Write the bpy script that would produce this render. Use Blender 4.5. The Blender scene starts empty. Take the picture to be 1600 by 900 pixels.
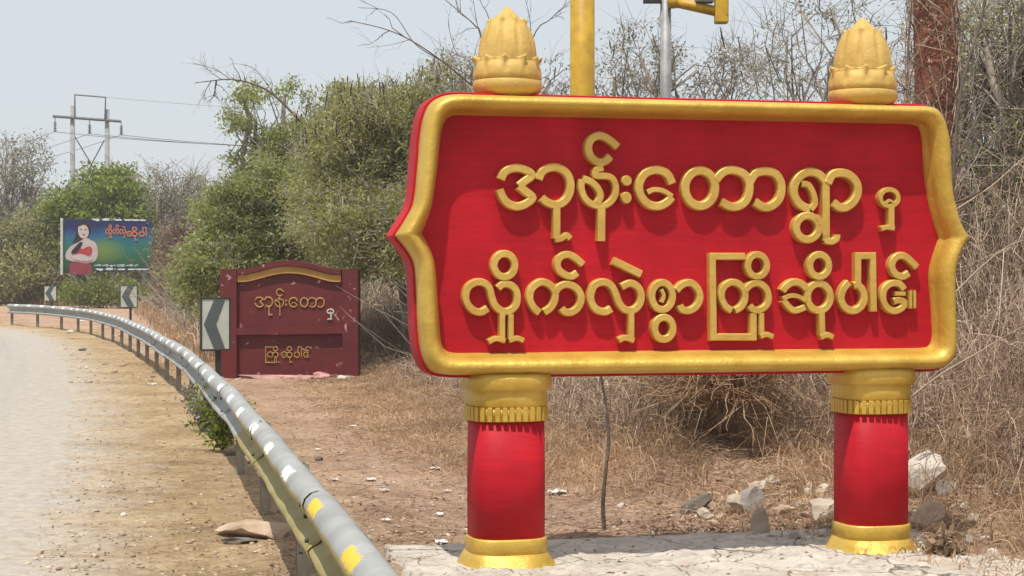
import bpy, bmesh, math, random
import numpy as np
from mathutils import Vector, noise

S = bpy.context.scene
C = S.collection
rad = math.radians
H = 1.7                 # eye height
F = 2800.0              # focal length of the photograph in its own pixels

# ---------------------------------------------------------------- camera
cam = bpy.data.cameras.new('camera')
cam.sensor_width = 36.0
cam.lens = F / 1600 * 36
cam.shift_y = -20 / 1600
cam.clip_start = 0.1
cam.clip_end = 6000
camo = bpy.data.objects.new('camera', cam)
camo.location = (0, 0, H)
camo.rotation_euler = (rad(90), 0, 0)
C.objects.link(camo)
S.camera = camo

# ---------------------------------------------------------------- light
LT = Vector((0.36, 0.93, 0)).normalized()      # the way the light travels over the ground
ELEV = 68.0
sdir = Vector((LT.x * math.cos(rad(ELEV)), LT.y * math.cos(rad(ELEV)), -math.sin(rad(ELEV))))
sl = bpy.data.lights.new('sun', 'SUN')
sl.energy = 4.6
sl.angle = rad(0.6)
sl.color = (1.0, 0.955, 0.88)
slo = bpy.data.objects.new('sun', sl)
slo.rotation_euler = sdir.to_track_quat('-Z', 'Y').to_euler()
C.objects.link(slo)
W = bpy.data.worlds.new('World')
S.world = W
W.use_nodes = True
wn = W.node_tree
wn.nodes.clear()
sky = wn.nodes.new('ShaderNodeTexSky')
sky.sky_type = 'NISHITA'
sky.sun_disc = False
sky.sun_elevation = rad(ELEV)
sky.sun_rotation = math.atan2(-LT.x, -LT.y)
sky.air_density = 1.0
sky.dust_density = 4.0
sky.ozone_density = 1.0
hz = wn.nodes.new('ShaderNodeMixRGB')
hz.inputs[0].default_value = 0.72
hz.inputs[2].default_value = (8.35, 9.0, 9.5, 1)     # milky dry-season haze veil over the whole dome
bg = wn.nodes.new('ShaderNodeBackground')
bg.inputs[1].default_value = 0.1
out = wn.nodes.new('ShaderNodeOutputWorld')
wn.links.new(sky.outputs[0], hz.inputs[1])
wn.links.new(hz.outputs[0], bg.inputs[0])
wn.links.new(bg.outputs[0], out.inputs[0])
S.view_settings.view_transform = 'Standard'
S.view_settings.look = 'None'
S.view_settings.exposure = 0.0
S.view_settings.gamma = 1.0
S.render.engine = 'CYCLES'
S.cycles.max_bounces = 6
S.cycles.diffuse_bounces = 3
S.cycles.transparent_max_bounces = 8
S.cycles.use_denoising = True

# ---------------------------------------------------------------- helpers
ORG = {}
def P(x, y, D):
    """a point at depth D that the photograph shows at pixel (x, y)"""
    return np.array([(x - 800) / F * D, D, H - (y - 430) / F * D])

def tag(o, label=None, cat=None, group=None, kind=None):
    if label: o['label'] = label
    if cat: o['category'] = cat
    if group: o['group'] = group
    if kind: o['kind'] = kind
    return o

def thing(name, loc, label, cat, group=None):
    o = bpy.data.objects.new(name, None)
    o.empty_display_size = 0.1
    o.location = tuple(float(v) for v in loc)
    C.objects.link(o)
    ORG[o] = np.array(loc, float)
    return tag(o, label, cat, group)

def mk(name, V, Fc, mat, parent=None, smooth=False, org=None):
    """a mesh object from world coordinates; Fc: array of equal polygons or a list"""
    V = np.asarray(V, float).reshape(-1, 3)
    if parent is not None:
        V = V - ORG[parent]
    elif org is not None:
        V = V - np.asarray(org, float)
    me = bpy.data.meshes.new(name)
    if isinstance(Fc, np.ndarray) and Fc.ndim == 2:
        n, k = Fc.shape
        me.vertices.add(len(V)); me.vertices.foreach_set('co', V.astype(np.float32).ravel())
        me.loops.add(n * k); me.loops.foreach_set('vertex_index', Fc.astype(np.int32).ravel())
        me.polygons.add(n)
        me.polygons.foreach_set('loop_start', (np.arange(n) * k).astype(np.int32))
        me.polygons.foreach_set('loop_total', np.full(n, k, np.int32))
        me.update(calc_edges=True)
    else:
        me.from_pydata([tuple(v) for v in V], [], [tuple(int(i) for i in f) for f in Fc])
        me.update()
    if smooth:
        me.polygons.foreach_set('use_smooth', np.ones(len(me.polygons), bool))
    for m in (mat if isinstance(mat, (list, tuple)) else [mat]):
        me.materials.append(m)
    o = bpy.data.objects.new(name, me)
    C.objects.link(o)
    if parent is not None:
        o.parent = parent
        ORG[o] = ORG[parent]
    elif org is not None:
        o.location = tuple(float(v) for v in org)
        ORG[o] = np.asarray(org, float)
    else:
        ORG[o] = np.zeros(3)
    return o

class B:
    """collects shapes, then links them as one mesh"""
    def __init__(s): s.v = []; s.f = []
    def add(s, V, Fc):
        n = len(s.v)
        s.v += [tuple(map(float, p)) for p in V]
        s.f += [tuple(i + n for i in f) for f in Fc]
    def box(s, c, h, ax=None):
        """c centre, h half sizes, ax three axes"""
        c = np.asarray(c, float)
        ax = np.eye(3) if ax is None else np.asarray(ax, float)
        V = []
        for i in (-1, 1):
            for j in (-1, 1):
                for k in (-1, 1):
                    V.append(c + ax[0] * i * h[0] + ax[1] * j * h[1] + ax[2] * k * h[2])
        s.add(V, [(0,1,3,2),(4,6,7,5),(0,4,5,1),(2,3,7,6),(0,2,6,4),(1,5,7,3)])
    def tube(s, pts, r, n=8, cap=True):
        pts = [np.asarray(p, float) for p in pts]
        if not hasattr(r, '__len__'): r = [r] * len(pts)
        prev = None; rings = []
        for i, p in enumerate(pts):
            d = (pts[min(i + 1, len(pts) - 1)] - pts[max(i - 1, 0)])
            d = d / (np.linalg.norm(d) + 1e-9)
            if prev is None:
                a = np.array([1.0, 0, 0]) if abs(d[0]) < .8 else np.array([0, 1.0, 0])
            else: a = prev
            a = a - d * a.dot(d); a /= np.linalg.norm(a) + 1e-9
            prev = a; b = np.cross(d, a)
            rings.append([p + r[i] * (math.cos(2*math.pi*k/n) * a + math.sin(2*math.pi*k/n) * b) for k in range(n)])
        V = [q for ring in rings for q in ring]; Fc = []
        for i in range(len(pts) - 1):
            for k in range(n):
                k2 = (k + 1) % n
                Fc.append((i*n+k, i*n+k2, (i+1)*n+k2, (i+1)*n+k))
        if cap:
            Fc.append(tuple(range(n))[::-1]); Fc.append(tuple((len(pts)-1)*n + k for k in range(n)))
        s.add(V, Fc)
    def obj(s, name, mat, parent=None, smooth=False, org=None, bevel=0, auto=False):
        o = mk(name, s.v, s.f, mat, parent, smooth, org)
        bm = bmesh.new(); bm.from_mesh(o.data)
        bmesh.ops.recalc_face_normals(bm, faces=bm.faces)
        bm.to_mesh(o.data); bm.free()
        if bevel:
            m = o.modifiers.new('bevel', 'BEVEL'); m.width = bevel; m.segments = 2; m.limit_method = 'ANGLE'
        return o

def stroke_dirs(Q, closed):
    n = len(Q); N = []
    for i in range(n):
        a = Q[(i - 1) % n] if (closed or i > 0) else Q[i]
        b = Q[(i + 1) % n] if (closed or i < n - 1) else Q[i]
        d = b - a; d /= np.linalg.norm(d) + 1e-9
        N.append(np.array([-d[1], d[0]]))
    return N

def catmull(pts, per=6, closed=False, keep=()):
    pts = [np.asarray(p, float) for p in pts]
    n = len(pts); o = []
    rng = range(n if closed else n - 1)
    for i in rng:
        p1 = pts[i]; p2 = pts[(i + 1) % n]
        p0 = pts[(i - 1) % n] if (closed or i > 0) else p1
        p3 = pts[(i + 2) % n] if (closed or i + 2 < n) else p2
        if i in keep: p0 = p1
        if (i + 1) % n in keep: p3 = p2
        for k in range(per):
            t = k / per
            o.append(0.5 * ((2*p1) + (-p0+p2)*t + (2*p0-5*p1+4*p2-p3)*t*t + (-p0+3*p1-3*p2+p3)*t**3))
    if not closed: o.append(pts[-1])
    return o

# ---------------------------------------------------------------- materials
def rgb(r, g, b): return (r, g, b, 1)
def new_mat(name):
    m = bpy.data.materials.new(name); m.use_nodes = True
    nt = m.node_tree; bs = nt.nodes['Principled BSDF']
    return m, nt, bs
def nz(nt, scale, detail=4, rough=.55, dist=0, coord='Object', vec=None):
    t = nt.nodes.new('ShaderNodeTexNoise')
    t.inputs['Scale'].default_value = scale; t.inputs['Detail'].default_value = detail
    t.inputs['Roughness'].default_value = rough; t.inputs['Distortion'].default_value = dist
    if vec is None:
        tc = nt.nodes.new('ShaderNodeTexCoord'); nt.links.new(tc.outputs[coord], t.inputs['Vector'])
    else: nt.links.new(vec, t.inputs['Vector'])
    return t
def ramp(nt, src, stops):
    r = nt.nodes.new('ShaderNodeValToRGB')
    el = r.color_ramp.elements
    el[0].position, el[0].color = stops[0]; el[1].position, el[1].color = stops[-1]
    for p, c in stops[1:-1]:
        e = el.new(p); e.color = c
    nt.links.new(src, r.inputs[0]); return r
def mix(nt, fac, a, b, mode='MIX'):
    m = nt.nodes.new('ShaderNodeMixRGB'); m.blend_type = mode
    for s, v in ((0, fac), (1, a), (2, b)):
        if isinstance(v, (int, float)): m.inputs[s].default_value = v
        elif isinstance(v, tuple): m.inputs[s].default_value = v
        else: nt.links.new(v, m.inputs[s])
    return m.outputs[0]
def bump(nt, bs, src, strength=.3, dist=.01):
    b = nt.nodes.new('ShaderNodeBump'); b.inputs['Strength'].default_value = strength
    b.inputs['Distance'].default_value = dist
    nt.links.new(src, b.inputs['Height']); nt.links.new(b.outputs[0], bs.inputs['Normal'])
    return b
def simple(name, c, c2=None, rough=.7, scale=6, metal=0, bmp=.25, bd=.004, bscale=None, spec=.5):
    m, nt, bs = new_mat(name)
    c2 = c2 or tuple(v * .75 for v in c)
    n = nz(nt, scale)
    r = ramp(nt, n.outputs[0], [(.35, rgb(*c2)), (.65, rgb(*c))])
    nt.links.new(r.outputs[0], bs.inputs['Base Color'])
    bs.inputs['Roughness'].default_value = rough; bs.inputs['Metallic'].default_value = metal
    bs.inputs['Specular IOR Level'].default_value = spec
    if bmp: bump(nt, bs, nz(nt, bscale or scale * 6).outputs[0], bmp, bd)
    return m

def leaf_mat(name, cols, rough=.55, trans=.35):
    """each leaf takes its own colour"""
    m, nt, bs = new_mat(name)
    g = nt.nodes.new('ShaderNodeNewGeometry')
    stops = [(i / max(1, len(cols) - 1), rgb(*c)) for i, c in enumerate(cols)]
    r = ramp(nt, g.outputs['Random Per Island'], stops)
    n = nz(nt, .9, 3)
    k = ramp(nt, n.outputs[0], [(.3, rgb(.75, .75, .75)), (.7, rgb(1.2, 1.2, 1.2))])
    col = mix(nt, 1.0, r.outputs[0], k.outputs[0], 'MULTIPLY')
    nt.links.new(col, bs.inputs['Base Color'])
    bs.inputs['Roughness'].default_value = rough
    bs.inputs['Specular IOR Level'].default_value = .25
    if trans:
        t = nt.nodes.new('ShaderNodeBsdfTranslucent'); nt.links.new(col, t.inputs[0])
        mx = nt.nodes.new('ShaderNodeMixShader'); mx.inputs[0].default_value = trans
        nt.links.new(bs.outputs[0], mx.inputs[1]); nt.links.new(t.outputs[0], mx.inputs[2])
        nt.links.new(mx.outputs[0], nt.nodes['Material Output'].inputs[0])
    return m

def red_paint():
    m, nt, bs = new_mat('red_paint')
    n = nz(nt, 2.2, 6, .6)
    r = ramp(nt, n.outputs[0], [(.32, rgb(.38, .0045, .013)), (.68, rgb(.53, .008, .020))])
    tc = nt.nodes.new('ShaderNodeTexCoord'); mp = nt.nodes.new('ShaderNodeMapping')
    mp.inputs['Scale'].default_value = (1.2, 1.2, 14)
    nt.links.new(tc.outputs['Object'], mp.inputs[0])
    n2 = nz(nt, 3, 5, .7, vec=mp.outputs[0])             # brush strokes
    k = ramp(nt, n2.outputs[0], [(.3, rgb(.80, .80, .80)), (.75, rgb(1.14, 1.14, 1.14))])
    c = mix(nt, 1.0, r.outputs[0], k.outputs[0], 'MULTIPLY')
    mp2 = nt.nodes.new('ShaderNodeMapping'); mp2.inputs['Scale'].default_value = (16, 16, 1.1); nt.links.new(tc.outputs['Object'], mp2.inputs[0])
    n5 = nz(nt, 1, 6, .7, vec=mp2.outputs[0]); dr_ = ramp(nt, n5.outputs[0], [(.60, rgb(0, 0, 0)), (.85, rgb(.14, .14, .14))])
    c = mix(nt, dr_.outputs[0], c, (.50, .16, .13, 1))      # rain-washed dust streaks
    n3 = nz(nt, 7, 8, .7)
    f = ramp(nt, n3.outputs[0], [(.56, rgb(0, 0, 0)), (.74, rgb(1, 1, 1))])
    ff = nt.nodes.new('ShaderNodeMath'); ff.operation = 'MULTIPLY'; ff.inputs[1].default_value = .18
    nt.links.new(f.outputs[0], ff.inputs[0])
    c = mix(nt, ff.outputs[0], c, (.50, .05, .06, 1))     # chalky bloom
    nt.links.new(c, bs.inputs['Base Color'])
    bs.inputs['Roughness'].default_value = .6
    bs.inputs['Specular IOR Level'].default_value = .22
    bump(nt, bs, mix(nt, .5, n2.outputs[0], nz(nt, 30, 5).outputs[0]), .35, .006)
    return m
def gold_paint(name='gold_paint', c=(.68, .455, .085), c2=(.52, .32, .045)):
    m, nt, bs = new_mat(name)
    n = nz(nt, 5, 5, .6)
    r = ramp(nt, n.outputs[0], [(.3, rgb(*c2)), (.7, rgb(*c))])
    n3 = nz(nt, 26, 6, .75)
    f = ramp(nt, n3.outputs[0], [(.66, rgb(0, 0, 0)), (.76, rgb(.45, .45, .45))])
    cc = mix(nt, f.outputs[0], r.outputs[0], (.30, .13, .03, 1))
    nt.links.new(cc, bs.inputs['Base Color'])
    bs.inputs['Metallic'].default_value = .35
    bs.inputs['Roughness'].default_value = .36
    bump(nt, bs, nz(nt, 9, 7, .72).outputs[0], .75, .014)
    return m
RED = red_paint()
GOLD = gold_paint()
GOLDL = gold_paint('gold_letter_paint', (.72, .48, .12), (.57, .35, .07))

GOLDM = gold_paint('matte_gold_paint', (.62, .41, .11), (.47, .29, .06))
GOLDM.node_tree.nodes['Principled BSDF'].inputs['Metallic'].default_value = .05
GOLDM.node_tree.nodes['Principled BSDF'].inputs['Roughness'].default_value = .6
def maroon():
    m, nt, bs = new_mat('weathered_maroon_paint')
    n = nz(nt, 2.5, 6, .6)
    r = ramp(nt, n.outputs[0], [(.3, rgb(.085, .006, .008)), (.7, rgb(.135, .010, .012))])
    n3 = nz(nt, 5.5, 9, .72, .6)
    f = ramp(nt, n3.outputs[0], [(.618, rgb(0, 0, 0)), (.65, rgb(1, 1, 1))])
    c = mix(nt, f.outputs[0], r.outputs[0], (.50, .30, .30, 1))
    nt.links.new(c, bs.inputs['Base Color'])
    bs.inputs['Roughness'].default_value = .6
    bump(nt, bs, n3.outputs[0], .3, .01)
    return m
MAROON = maroon()
OCHRE = simple('ochre_paint', (.50, .28, .06), (.36, .19, .04), .6, 4)
DULLGOLD = simple('faded_gold_paint', (.48, .31, .08), (.30, .15, .05), .6, 9)
CONC = simple('concrete', (.36, .33, .30), (.24, .215, .19), .9, 2.5, bmp=.6, bd=.02, bscale=18)
PALECONC = simple('pale_mortar', (.60, .54, .46), (.43, .38, .32), .95, 2.2, bmp=.7, bd=.02, bscale=20)
def slab_mat():
    m, nt, bs = new_mat('stained_slab_concrete')
    n1 = nz(nt, 2.4, 8, .65); n2 = nz(nt, 13, 8, .75); n3 = nz(nt, 1.1, 6, .7, 1.5)
    c = ramp(nt, n1.outputs[0], [(.3, rgb(.40, .36, .31)), (.5, rgb(.54, .49, .42)), (.7, rgb(.62, .57, .49))]).outputs[0]
    k = ramp(nt, n2.outputs[0], [(.32, rgb(.62, .58, .54)), (.5, rgb(1, 1, 1)), (.7, rgb(1.1, 1.1, 1.1))]).outputs[0]
    c = mix(nt, 1.0, c, k, 'MULTIPLY')
    d = ramp(nt, n3.outputs[0], [(.52, rgb(0, 0, 0)), (.68, rgb(.7, .7, .7))]).outputs[0]
    c = mix(nt, d, c, (.40, .28, .185, 1))                      # soil drifted over the concrete
    v = nt.nodes.new('ShaderNodeTexVoronoi'); v.feature = 'DISTANCE_TO_EDGE'; v.inputs['Scale'].default_value = 1.7
    tc = nt.nodes.new('ShaderNodeTexCoord'); wv = mix(nt, .12, tc.outputs['Object'], nz(nt, 3, 6).outputs['Color']); nt.links.new(wv, v.inputs['Vector'])
    cr = ramp(nt, v.outputs['Distance'], [(.0, rgb(1, 1, 1)), (.012, rgb(0, 0, 0))]).outputs[0]
    c = mix(nt, cr, c, (.13, .10, .08, 1))                      # hairline cracks
    nt.links.new(c, bs.inputs['Base Color']); bs.inputs['Roughness'].default_value = .95; bs.inputs['Specular IOR Level'].default_value = .1
    bump(nt, bs, mix(nt, .4, n2.outputs[0], nz(nt, 50, 5, .7).outputs[0]), .9, .03)
    return m
SLABM = slab_mat()
STONE = simple('pale_stone', (.50, .43, .34), (.33, .27, .20), .9, 3.5, bmp=.7, bd=.02, bscale=14)
TANSTONE = simple('tan_stone', (.48, .36, .25), (.33, .23, .155), .9, 4, bmp=.6, bd=.02, bscale=14)
DARKROCK = simple('dark_stone', (.20, .17, .14), (.10, .085, .07), .95, 5, bmp=.8, bd=.02, bscale=20)
PINKSTONE = simple('pink_rubble', (.55, .30, .27), (.36, .19, .17), .9, 5, bmp=.6, bd=.02)
BARK = simple('bark', (.15, .115, .085), (.08, .06, .045), .9, 7, bmp=.8, bd=.02)
GREYBARK = simple('grey_bark', (.36, .31, .255), (.22, .185, .15), .9, 7, bmp=.6, bd=.01)
DARKTWIG = simple('dark_twig', (.15, .115, .085), (.085, .066, .05), .9, 7, bmp=.3)
YELLOW = simple('yellow_pole_paint', (.55, .33, .015), (.40, .22, .012), .5, 5, bmp=.3)
GREYPOLE = simple('galvanised_grey', (.33, .33, .33), (.22, .22, .22), .55, 8, metal=.2)
BLACK = simple('black_paint', (.02, .02, .02), (.03, .028, .025), .6, 8, bmp=.1)
WHITEP = simple('off_white_reflective', (.50, .52, .45), (.39, .41, .35), .5, 3, bmp=.05)
CHEV = simple('grey_green_chevron', (.085, .11, .11), (.065, .08, .082), .5, 3, bmp=.05)
LITTER = simple('white_plastic', (.75, .74, .70), (.60, .58, .54), .5, 9, bmp=.3, bd=.01)
POLECONC = simple('grey_pole_concrete', (.30, .30, .29), (.22, .22, .21), .9, 2)
STEEL = simple('dark_steel', (.10, .10, .10), (.07, .07, .07), .6, 2)
POSTM = simple('dusty_steel_post', (.34, .31, .25), (.18, .15, .11), .7, 6)

# ---------------------------------------------------------------- the bend of the road
RAILPTS = [(1.6,-3.5),(.95,0),(.15,3.5),(-.2,5.0),(-.39,5.96),(-.73,7.57),(-1.18,9.8),(-2.07,14.0),(-2.8,17.3),(-4.05,22.8),(-5.3,27.8),(-7.1,34.7),(-9.4,43),(-11.5,49.6),(-14.1,56.2),(-17.3,61.6)]
RC = np.array(catmull([np.array(p) for p in RAILPTS], 24))
seg = np.linalg.norm(np.diff(RC, axis=0), axis=1)
RS = np.concatenate([[0], np.cumsum(seg)])
RLEN = RS[-1]
def rail_at(s):
    x = np.interp(s, RS, RC[:, 0]); y = np.interp(s, RS, RC[:, 1])
    a = np.array([np.interp(s - .2, RS, RC[:, 0]), np.interp(s - .2, RS, RC[:, 1])])
    b = np.array([np.interp(s + .2, RS, RC[:, 0]), np.interp(s + .2, RS, RC[:, 1])])
    d = (b - a); d /= np.linalg.norm(d)
    return np.array([x, y]), d, np.array([-d[1], d[0]])      # point, direction, normal to the road side
EXT = RC[-1]; ED = rail_at(RLEN)[1]
FAR = [RC[-1] + 0*ED]
h = math.atan2(ED[1], ED[0])
p = RC[-1].copy(); EXTP = []
for i in range(60):
    h += rad(.55); p = p + 2.0 * np.array([math.cos(h), math.sin(h)]); EXTP.append(p.copy())
PATH = np.vstack([[(3.2, -10)], RC, np.array(EXTP)])
PSUB = PATH[::6]

def fbm(x, y, s, o=4):
    return noise.fractal(Vector((x * s, y * s, 3.3)), 1.0, 2.0, o)

def ground_z(x, y):
    z = 0.035 * fbm(x, y, .55) + 0.016 * fbm(x + 9, y, 2.3, 3)
    i = np.argmin((PSUB[:, 0] - x) ** 2 + (PSUB[:, 1] - y) ** 2)
    d = PSUB[i]; e = PSUB[min(i + 1, len(PSUB) - 1)] - PSUB[max(i - 1, 0)]
    e = e / np.linalg.norm(e); off = (x - d[0]) * -e[1] + (y - d[1]) * e[0]   # + towards the road
    if off > .8: z *= max(0.12, 1 - (off - .8) * .9)
    if off > 1.3: z -= 0.008
    # ground swells up under the thicket on the far right
    if y > 9 and x > 2.4: z += min(.5, .10 * max(0, x - 2.6)) * min(1, (y - 9) / 3)
    # rubble mound under the brush behind the slab
    k = min(1, max(0, (y - 11.7) / 2.2)) * min(1, max(0, (x - .5) / 1.2)) * min(1, max(0, (19 - y) / 3))
    z += .26 * k * k * (3 - 2 * k) + .10 * k * fbm(x, y + 4, 2.1, 3)
    return z - .012, off

def grid_coords(vals):
    o = []
    for a, b, st in vals:
        n = max(1, int(round((b - a) / st)))
        o += [a + (b - a) * i / n for i in range(n)]
    o.append(vals[-1][1]); return o
gx = grid_coords([(-2500,-300,550),(-300,-60,40),(-60,-22,3),(-22,-6,.5),(-6,6,.14),(6,14,.7),(14,60,5),(60,300,40),(300,2500,550)])
gy = grid_coords([(-40,-4,6),(-4,6,.6),(6,20,.14),(20,36,.35),(36,70,1.0),(70,130,4),(130,400,30),(400,5000,760)])
V = []; soil = []
for yy in gy:
    for xx in gx:
        if abs(xx) < 60 and yy < 130: z, off = ground_z(xx, yy)
        else: z, off = -.03, 50 if xx < -30 else -50
        V.append((xx, yy, z)); soil.append(off)
nx = len(gx); I = np.arange(len(gy) * nx).reshape(len(gy), nx)
Q = np.stack([I[:-1, :-1], I[:-1, 1:], I[1:, 1:], I[1:, :-1]], -1).reshape(-1, 4)
def ground_mat():
    m, nt, bs = new_mat('dry_soil')
    a = nt.nodes.new('ShaderNodeAttribute'); a.attribute_name = 'side'
    n1 = nz(nt, .9, 8, .62); n2 = nz(nt, 9, 8, .7); n3 = nz(nt, 45, 6, .7)
    tan = ramp(nt, n1.outputs[0], [(.28, rgb(.24, .165, .09)), (.42, rgb(.36, .255, .14)), (.58, rgb(.45, .325, .185)), (.75, rgb(.54, .41, .26))])
    brn = ramp(nt, n1.outputs[0], [(.28, rgb(.25, .155, .105)), (.42, rgb(.37, .235, .16)), (.58, rgb(.46, .31, .215)), (.75, rgb(.54, .39, .28))])
    mr = nt.nodes.new('ShaderNodeMapRange'); mr.inputs[1].default_value = -1.2; mr.inputs[2].default_value = .3
    nt.links.new(a.outputs['Fac'], mr.inputs[0])
    c = mix(nt, mr.outputs[0], brn.outputs[0], tan.outputs[0])
    k = ramp(nt, n2.outputs[0], [(.3, rgb(.55, .52, .50)), (.5, rgb(1, 1, 1)), (.70, rgb(1.3, 1.3, 1.28))])
    c = mix(nt, 1.0, c, k.outputs[0], 'MULTIPLY')
    k2 = ramp(nt, n3.outputs[0], [(.3, rgb(.78, .78, .78)), (.7, rgb(1.2, 1.2, 1.2))])
    c = mix(nt, 1.0, c, k2.outputs[0], 'MULTIPLY')
    nd = nz(nt, 1.3, 7, .7)
    ad = nt.nodes.new('ShaderNodeMath'); ad.operation = 'MULTIPLY_ADD'; nt.links.new(nd.outputs[0], ad.inputs[0]); ad.inputs[1].default_value = 1.9
    nt.links.new(a.outputs['Fac'], ad.inputs[2])
    mr2 = nt.nodes.new('ShaderNodeMapRange'); mr2.inputs[1].default_value = 1.5; mr2.inputs[2].default_value = 2.6
    nt.links.new(ad.outputs[0], mr2.inputs[0])
    dust = ramp(nt, n2.outputs[0], [(.3, rgb(.29, .255, .215)), (.7, rgb(.45, .405, .35))])
    c = mix(nt, mr2.outputs[0], c, dust.outputs[0])
    inv = nt.nodes.new('ShaderNodeMapRange'); inv.inputs[3].default_value = .95; inv.inputs[4].default_value = .22; nt.links.new(mr2.outputs[0], inv.inputs[0])
    nt.links.new(c, bs.inputs['Base Color']); bs.inputs['Roughness'].default_value = .95
    bs.inputs['Specular IOR Level'].default_value = .1
    bb_ = bump(nt, bs, mix(nt, .45, n2.outputs[0], n3.outputs[0]), .95, .07); nt.links.new(inv.outputs[0], bb_.inputs['Strength'])
    return m
go = mk('ground', V, Q, ground_mat(), smooth=True)
go['kind'] = 'structure'
at = go.data.attributes.new('side', 'FLOAT', 'POINT'); at.data.foreach_set('value', np.array(soil, np.float32))

# the road: a dusty strip that bends left with the guard rail
def road_mat():
    m, nt, bs = new_mat('dusty_asphalt')
    a = nt.nodes.new('ShaderNodeAttribute'); a.attribute_name = 'off'
    n1 = nz(nt, .5, 8, .65, 1.0); n2 = nz(nt, 9, 8, .7); n3 = nz(nt, 60, 4, .7)
    ad = nt.nodes.new('ShaderNodeMath'); ad.operation = 'MULTIPLY_ADD'
    nt.links.new(n1.outputs[0], ad.inputs[0]); ad.inputs[1].default_value = 2.2
    nt.links.new(a.outputs['Fac'], ad.inputs[2])
    r = ramp(nt, ad.outputs[0], [(0, rgb(0, 0, 0)), (1, rgb(1, 1, 1))])
    mr = nt.nodes.new('ShaderNodeMapRange'); mr.inputs[1].default_value = 4.4; mr.inputs[2].default_value = 5.6
    nt.links.new(ad.outputs[0], mr.inputs[0])
    dust = ramp(nt, n2.outputs[0], [(.3, rgb(.29, .255, .215)), (.7, rgb(.45, .405, .35))])
    asp = ramp(nt, n2.outputs[0], [(.3, rgb(.13, .132, .145)), (.7, rgb(.22, .222, .245))])
    c = mix(nt, mr.outputs[0], dust.outputs[0], asp.outputs[0])
    mr2 = nt.nodes.new('ShaderNodeMapRange'); mr2.inputs[1].default_value = 2.2; mr2.inputs[2].default_value = 3.2
    nt.links.new(ad.outputs[0], mr2.inputs[0])
    sand = ramp(nt, n2.outputs[0], [(.3, rgb(.29, .225, .155)), (.7, rgb(.46, .37, .27))])
    g = mix(nt, mr2.outputs[0], dust.outputs[0], ramp(nt, n1.outputs[0], [(.35, rgb(.27, .25, .235)), (.65, rgb(.37, .345, .32))]).outputs[0])
    at2 = nt.nodes.new('ShaderNodeAttribute'); at2.attribute_name = 'along'
    mp = nt.nodes.new('ShaderNodeMapping'); mp.inputs['Scale'].default_value = (3.2, .12, 1); nt.links.new(at2.outputs['Vector'], mp.inputs[0])
    tr_ = nz(nt, 1.0, 5, .6, .0, vec=mp.outputs[0])
    trk = ramp(nt, tr_.outputs[0], [(.3, rgb(.84, .84, .85)), (.5, rgb(1, 1, 1)), (.7, rgb(1.08, 1.07, 1.05))])
    ed = nt.nodes.new('ShaderNodeMapRange'); ed.inputs[1].default_value = 2.1; ed.inputs[2].default_value = 2.9; nt.links.new(a.outputs['Fac'], ed.inputs[0])
    c = mix(nt, mr.outputs[0], mix(nt, .55, g, dust.outputs[0]), asp.outputs[0])
    c = mix(nt, ed.outputs[0], dust.outputs[0], mix(nt, 1.0, c, trk.outputs[0], 'MULTIPLY'))
    nt.links.new(c, bs.inputs['Base Color']); bs.inputs['Roughness'].default_value = .9
    bs.inputs['Specular IOR Level'].default_value = .15
    bump(nt, bs, mix(nt, .45, n2.outputs[0], n3.outputs[0]), .22, .07)
    return m
offs = [2.0, 2.3, 2.6, 3.1, 4, 5.5, 7, 8.6]
V = []; A = []
PR = PATH[::4]
T = np.gradient(PR, axis=0); T /= np.linalg.norm(T, axis=1)[:, None]
N = np.stack([-T[:, 1], T[:, 0]], 1)
for i in range(len(PR)):
    for o_ in offs:
        j = o_ + (.18 * fbm(PR[i][0], PR[i][1], .8) if o_ < 2.05 else 0)
        q = PR[i] + N[i] * j
        z = max(ground_z(q[0], q[1])[0], -.02) + (-.03 if o_ < 2.05 else .007) + .012 * min(1, (o_ - 2.0))
        V.append((q[0], q[1], z)); A.append(j)
k = len(offs); I = np.arange(len(PR) * k).reshape(-1, k)
Q = np.stack([I[:-1, :-1], I[1:, :-1], I[1:, 1:], I[:-1, 1:]], -1).reshape(-1, 4)
ro = mk('road', V, Q[:, ::-1], road_mat(), smooth=True); ro['kind'] = 'structure'
at = ro.data.attributes.new('along', 'FLOAT_VECTOR', 'POINT')
PL_ = np.concatenate([[0], np.cumsum(np.linalg.norm(np.diff(PR, axis=0), axis=1))])
at.data.foreach_set('vector', np.array([(A[i], PL_[i // len(offs)], 0) for i in range(len(A))], np.float32).ravel())
at = ro.data.attributes.new('off', 'FLOAT', 'POINT'); at.data.foreach_set('value', np.array(A, np.float32))
bm = bmesh.new(); bm.from_mesh(ro.data); bmesh.ops.recalc_face_normals(bm, faces=bm.faces)
if sum(f.normal.z for f in bm.faces) < 0: bmesh.ops.reverse_faces(bm, faces=bm.faces)
bm.to_mesh(ro.data); bm.free()

# ================================================================ the big red board
TH = rad(14.0)
U = np.array([math.cos(TH), math.sin(TH), 0.0])         # along the board, to the right and away
NB = np.array([-math.sin(TH), math.cos(TH), 0.0])       # backwards through the board
A0 = np.array([-.02, 10.34, 0.0])                       # on the plane of the red panel
UP = np.array([0, 0, 1.0])
def onboard(x, y):
    """pixel of the photograph -> (along, height) on the plane of the panel"""
    d = np.array([(x - 800) / F, 1, -(y - 430) / F])
    t = NB.dot(A0) / NB.dot(d)
    q = d * t + np.array([0, 0, H])
    return np.array([(q - A0).dot(U), q[2]])
def bw(s, z, o=0.0):
    """board coordinates -> world; o = proud of the panel"""
    return A0 + U * s + UP * z - NB * o
SB = thing('welcome_sign', (A0[0] + U[0] * 1.15, A0[1] + U[1] * 1.15 + .2, .03), 'large crimson board with golden raised script and frame, standing on two red columns', 'sign')

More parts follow.
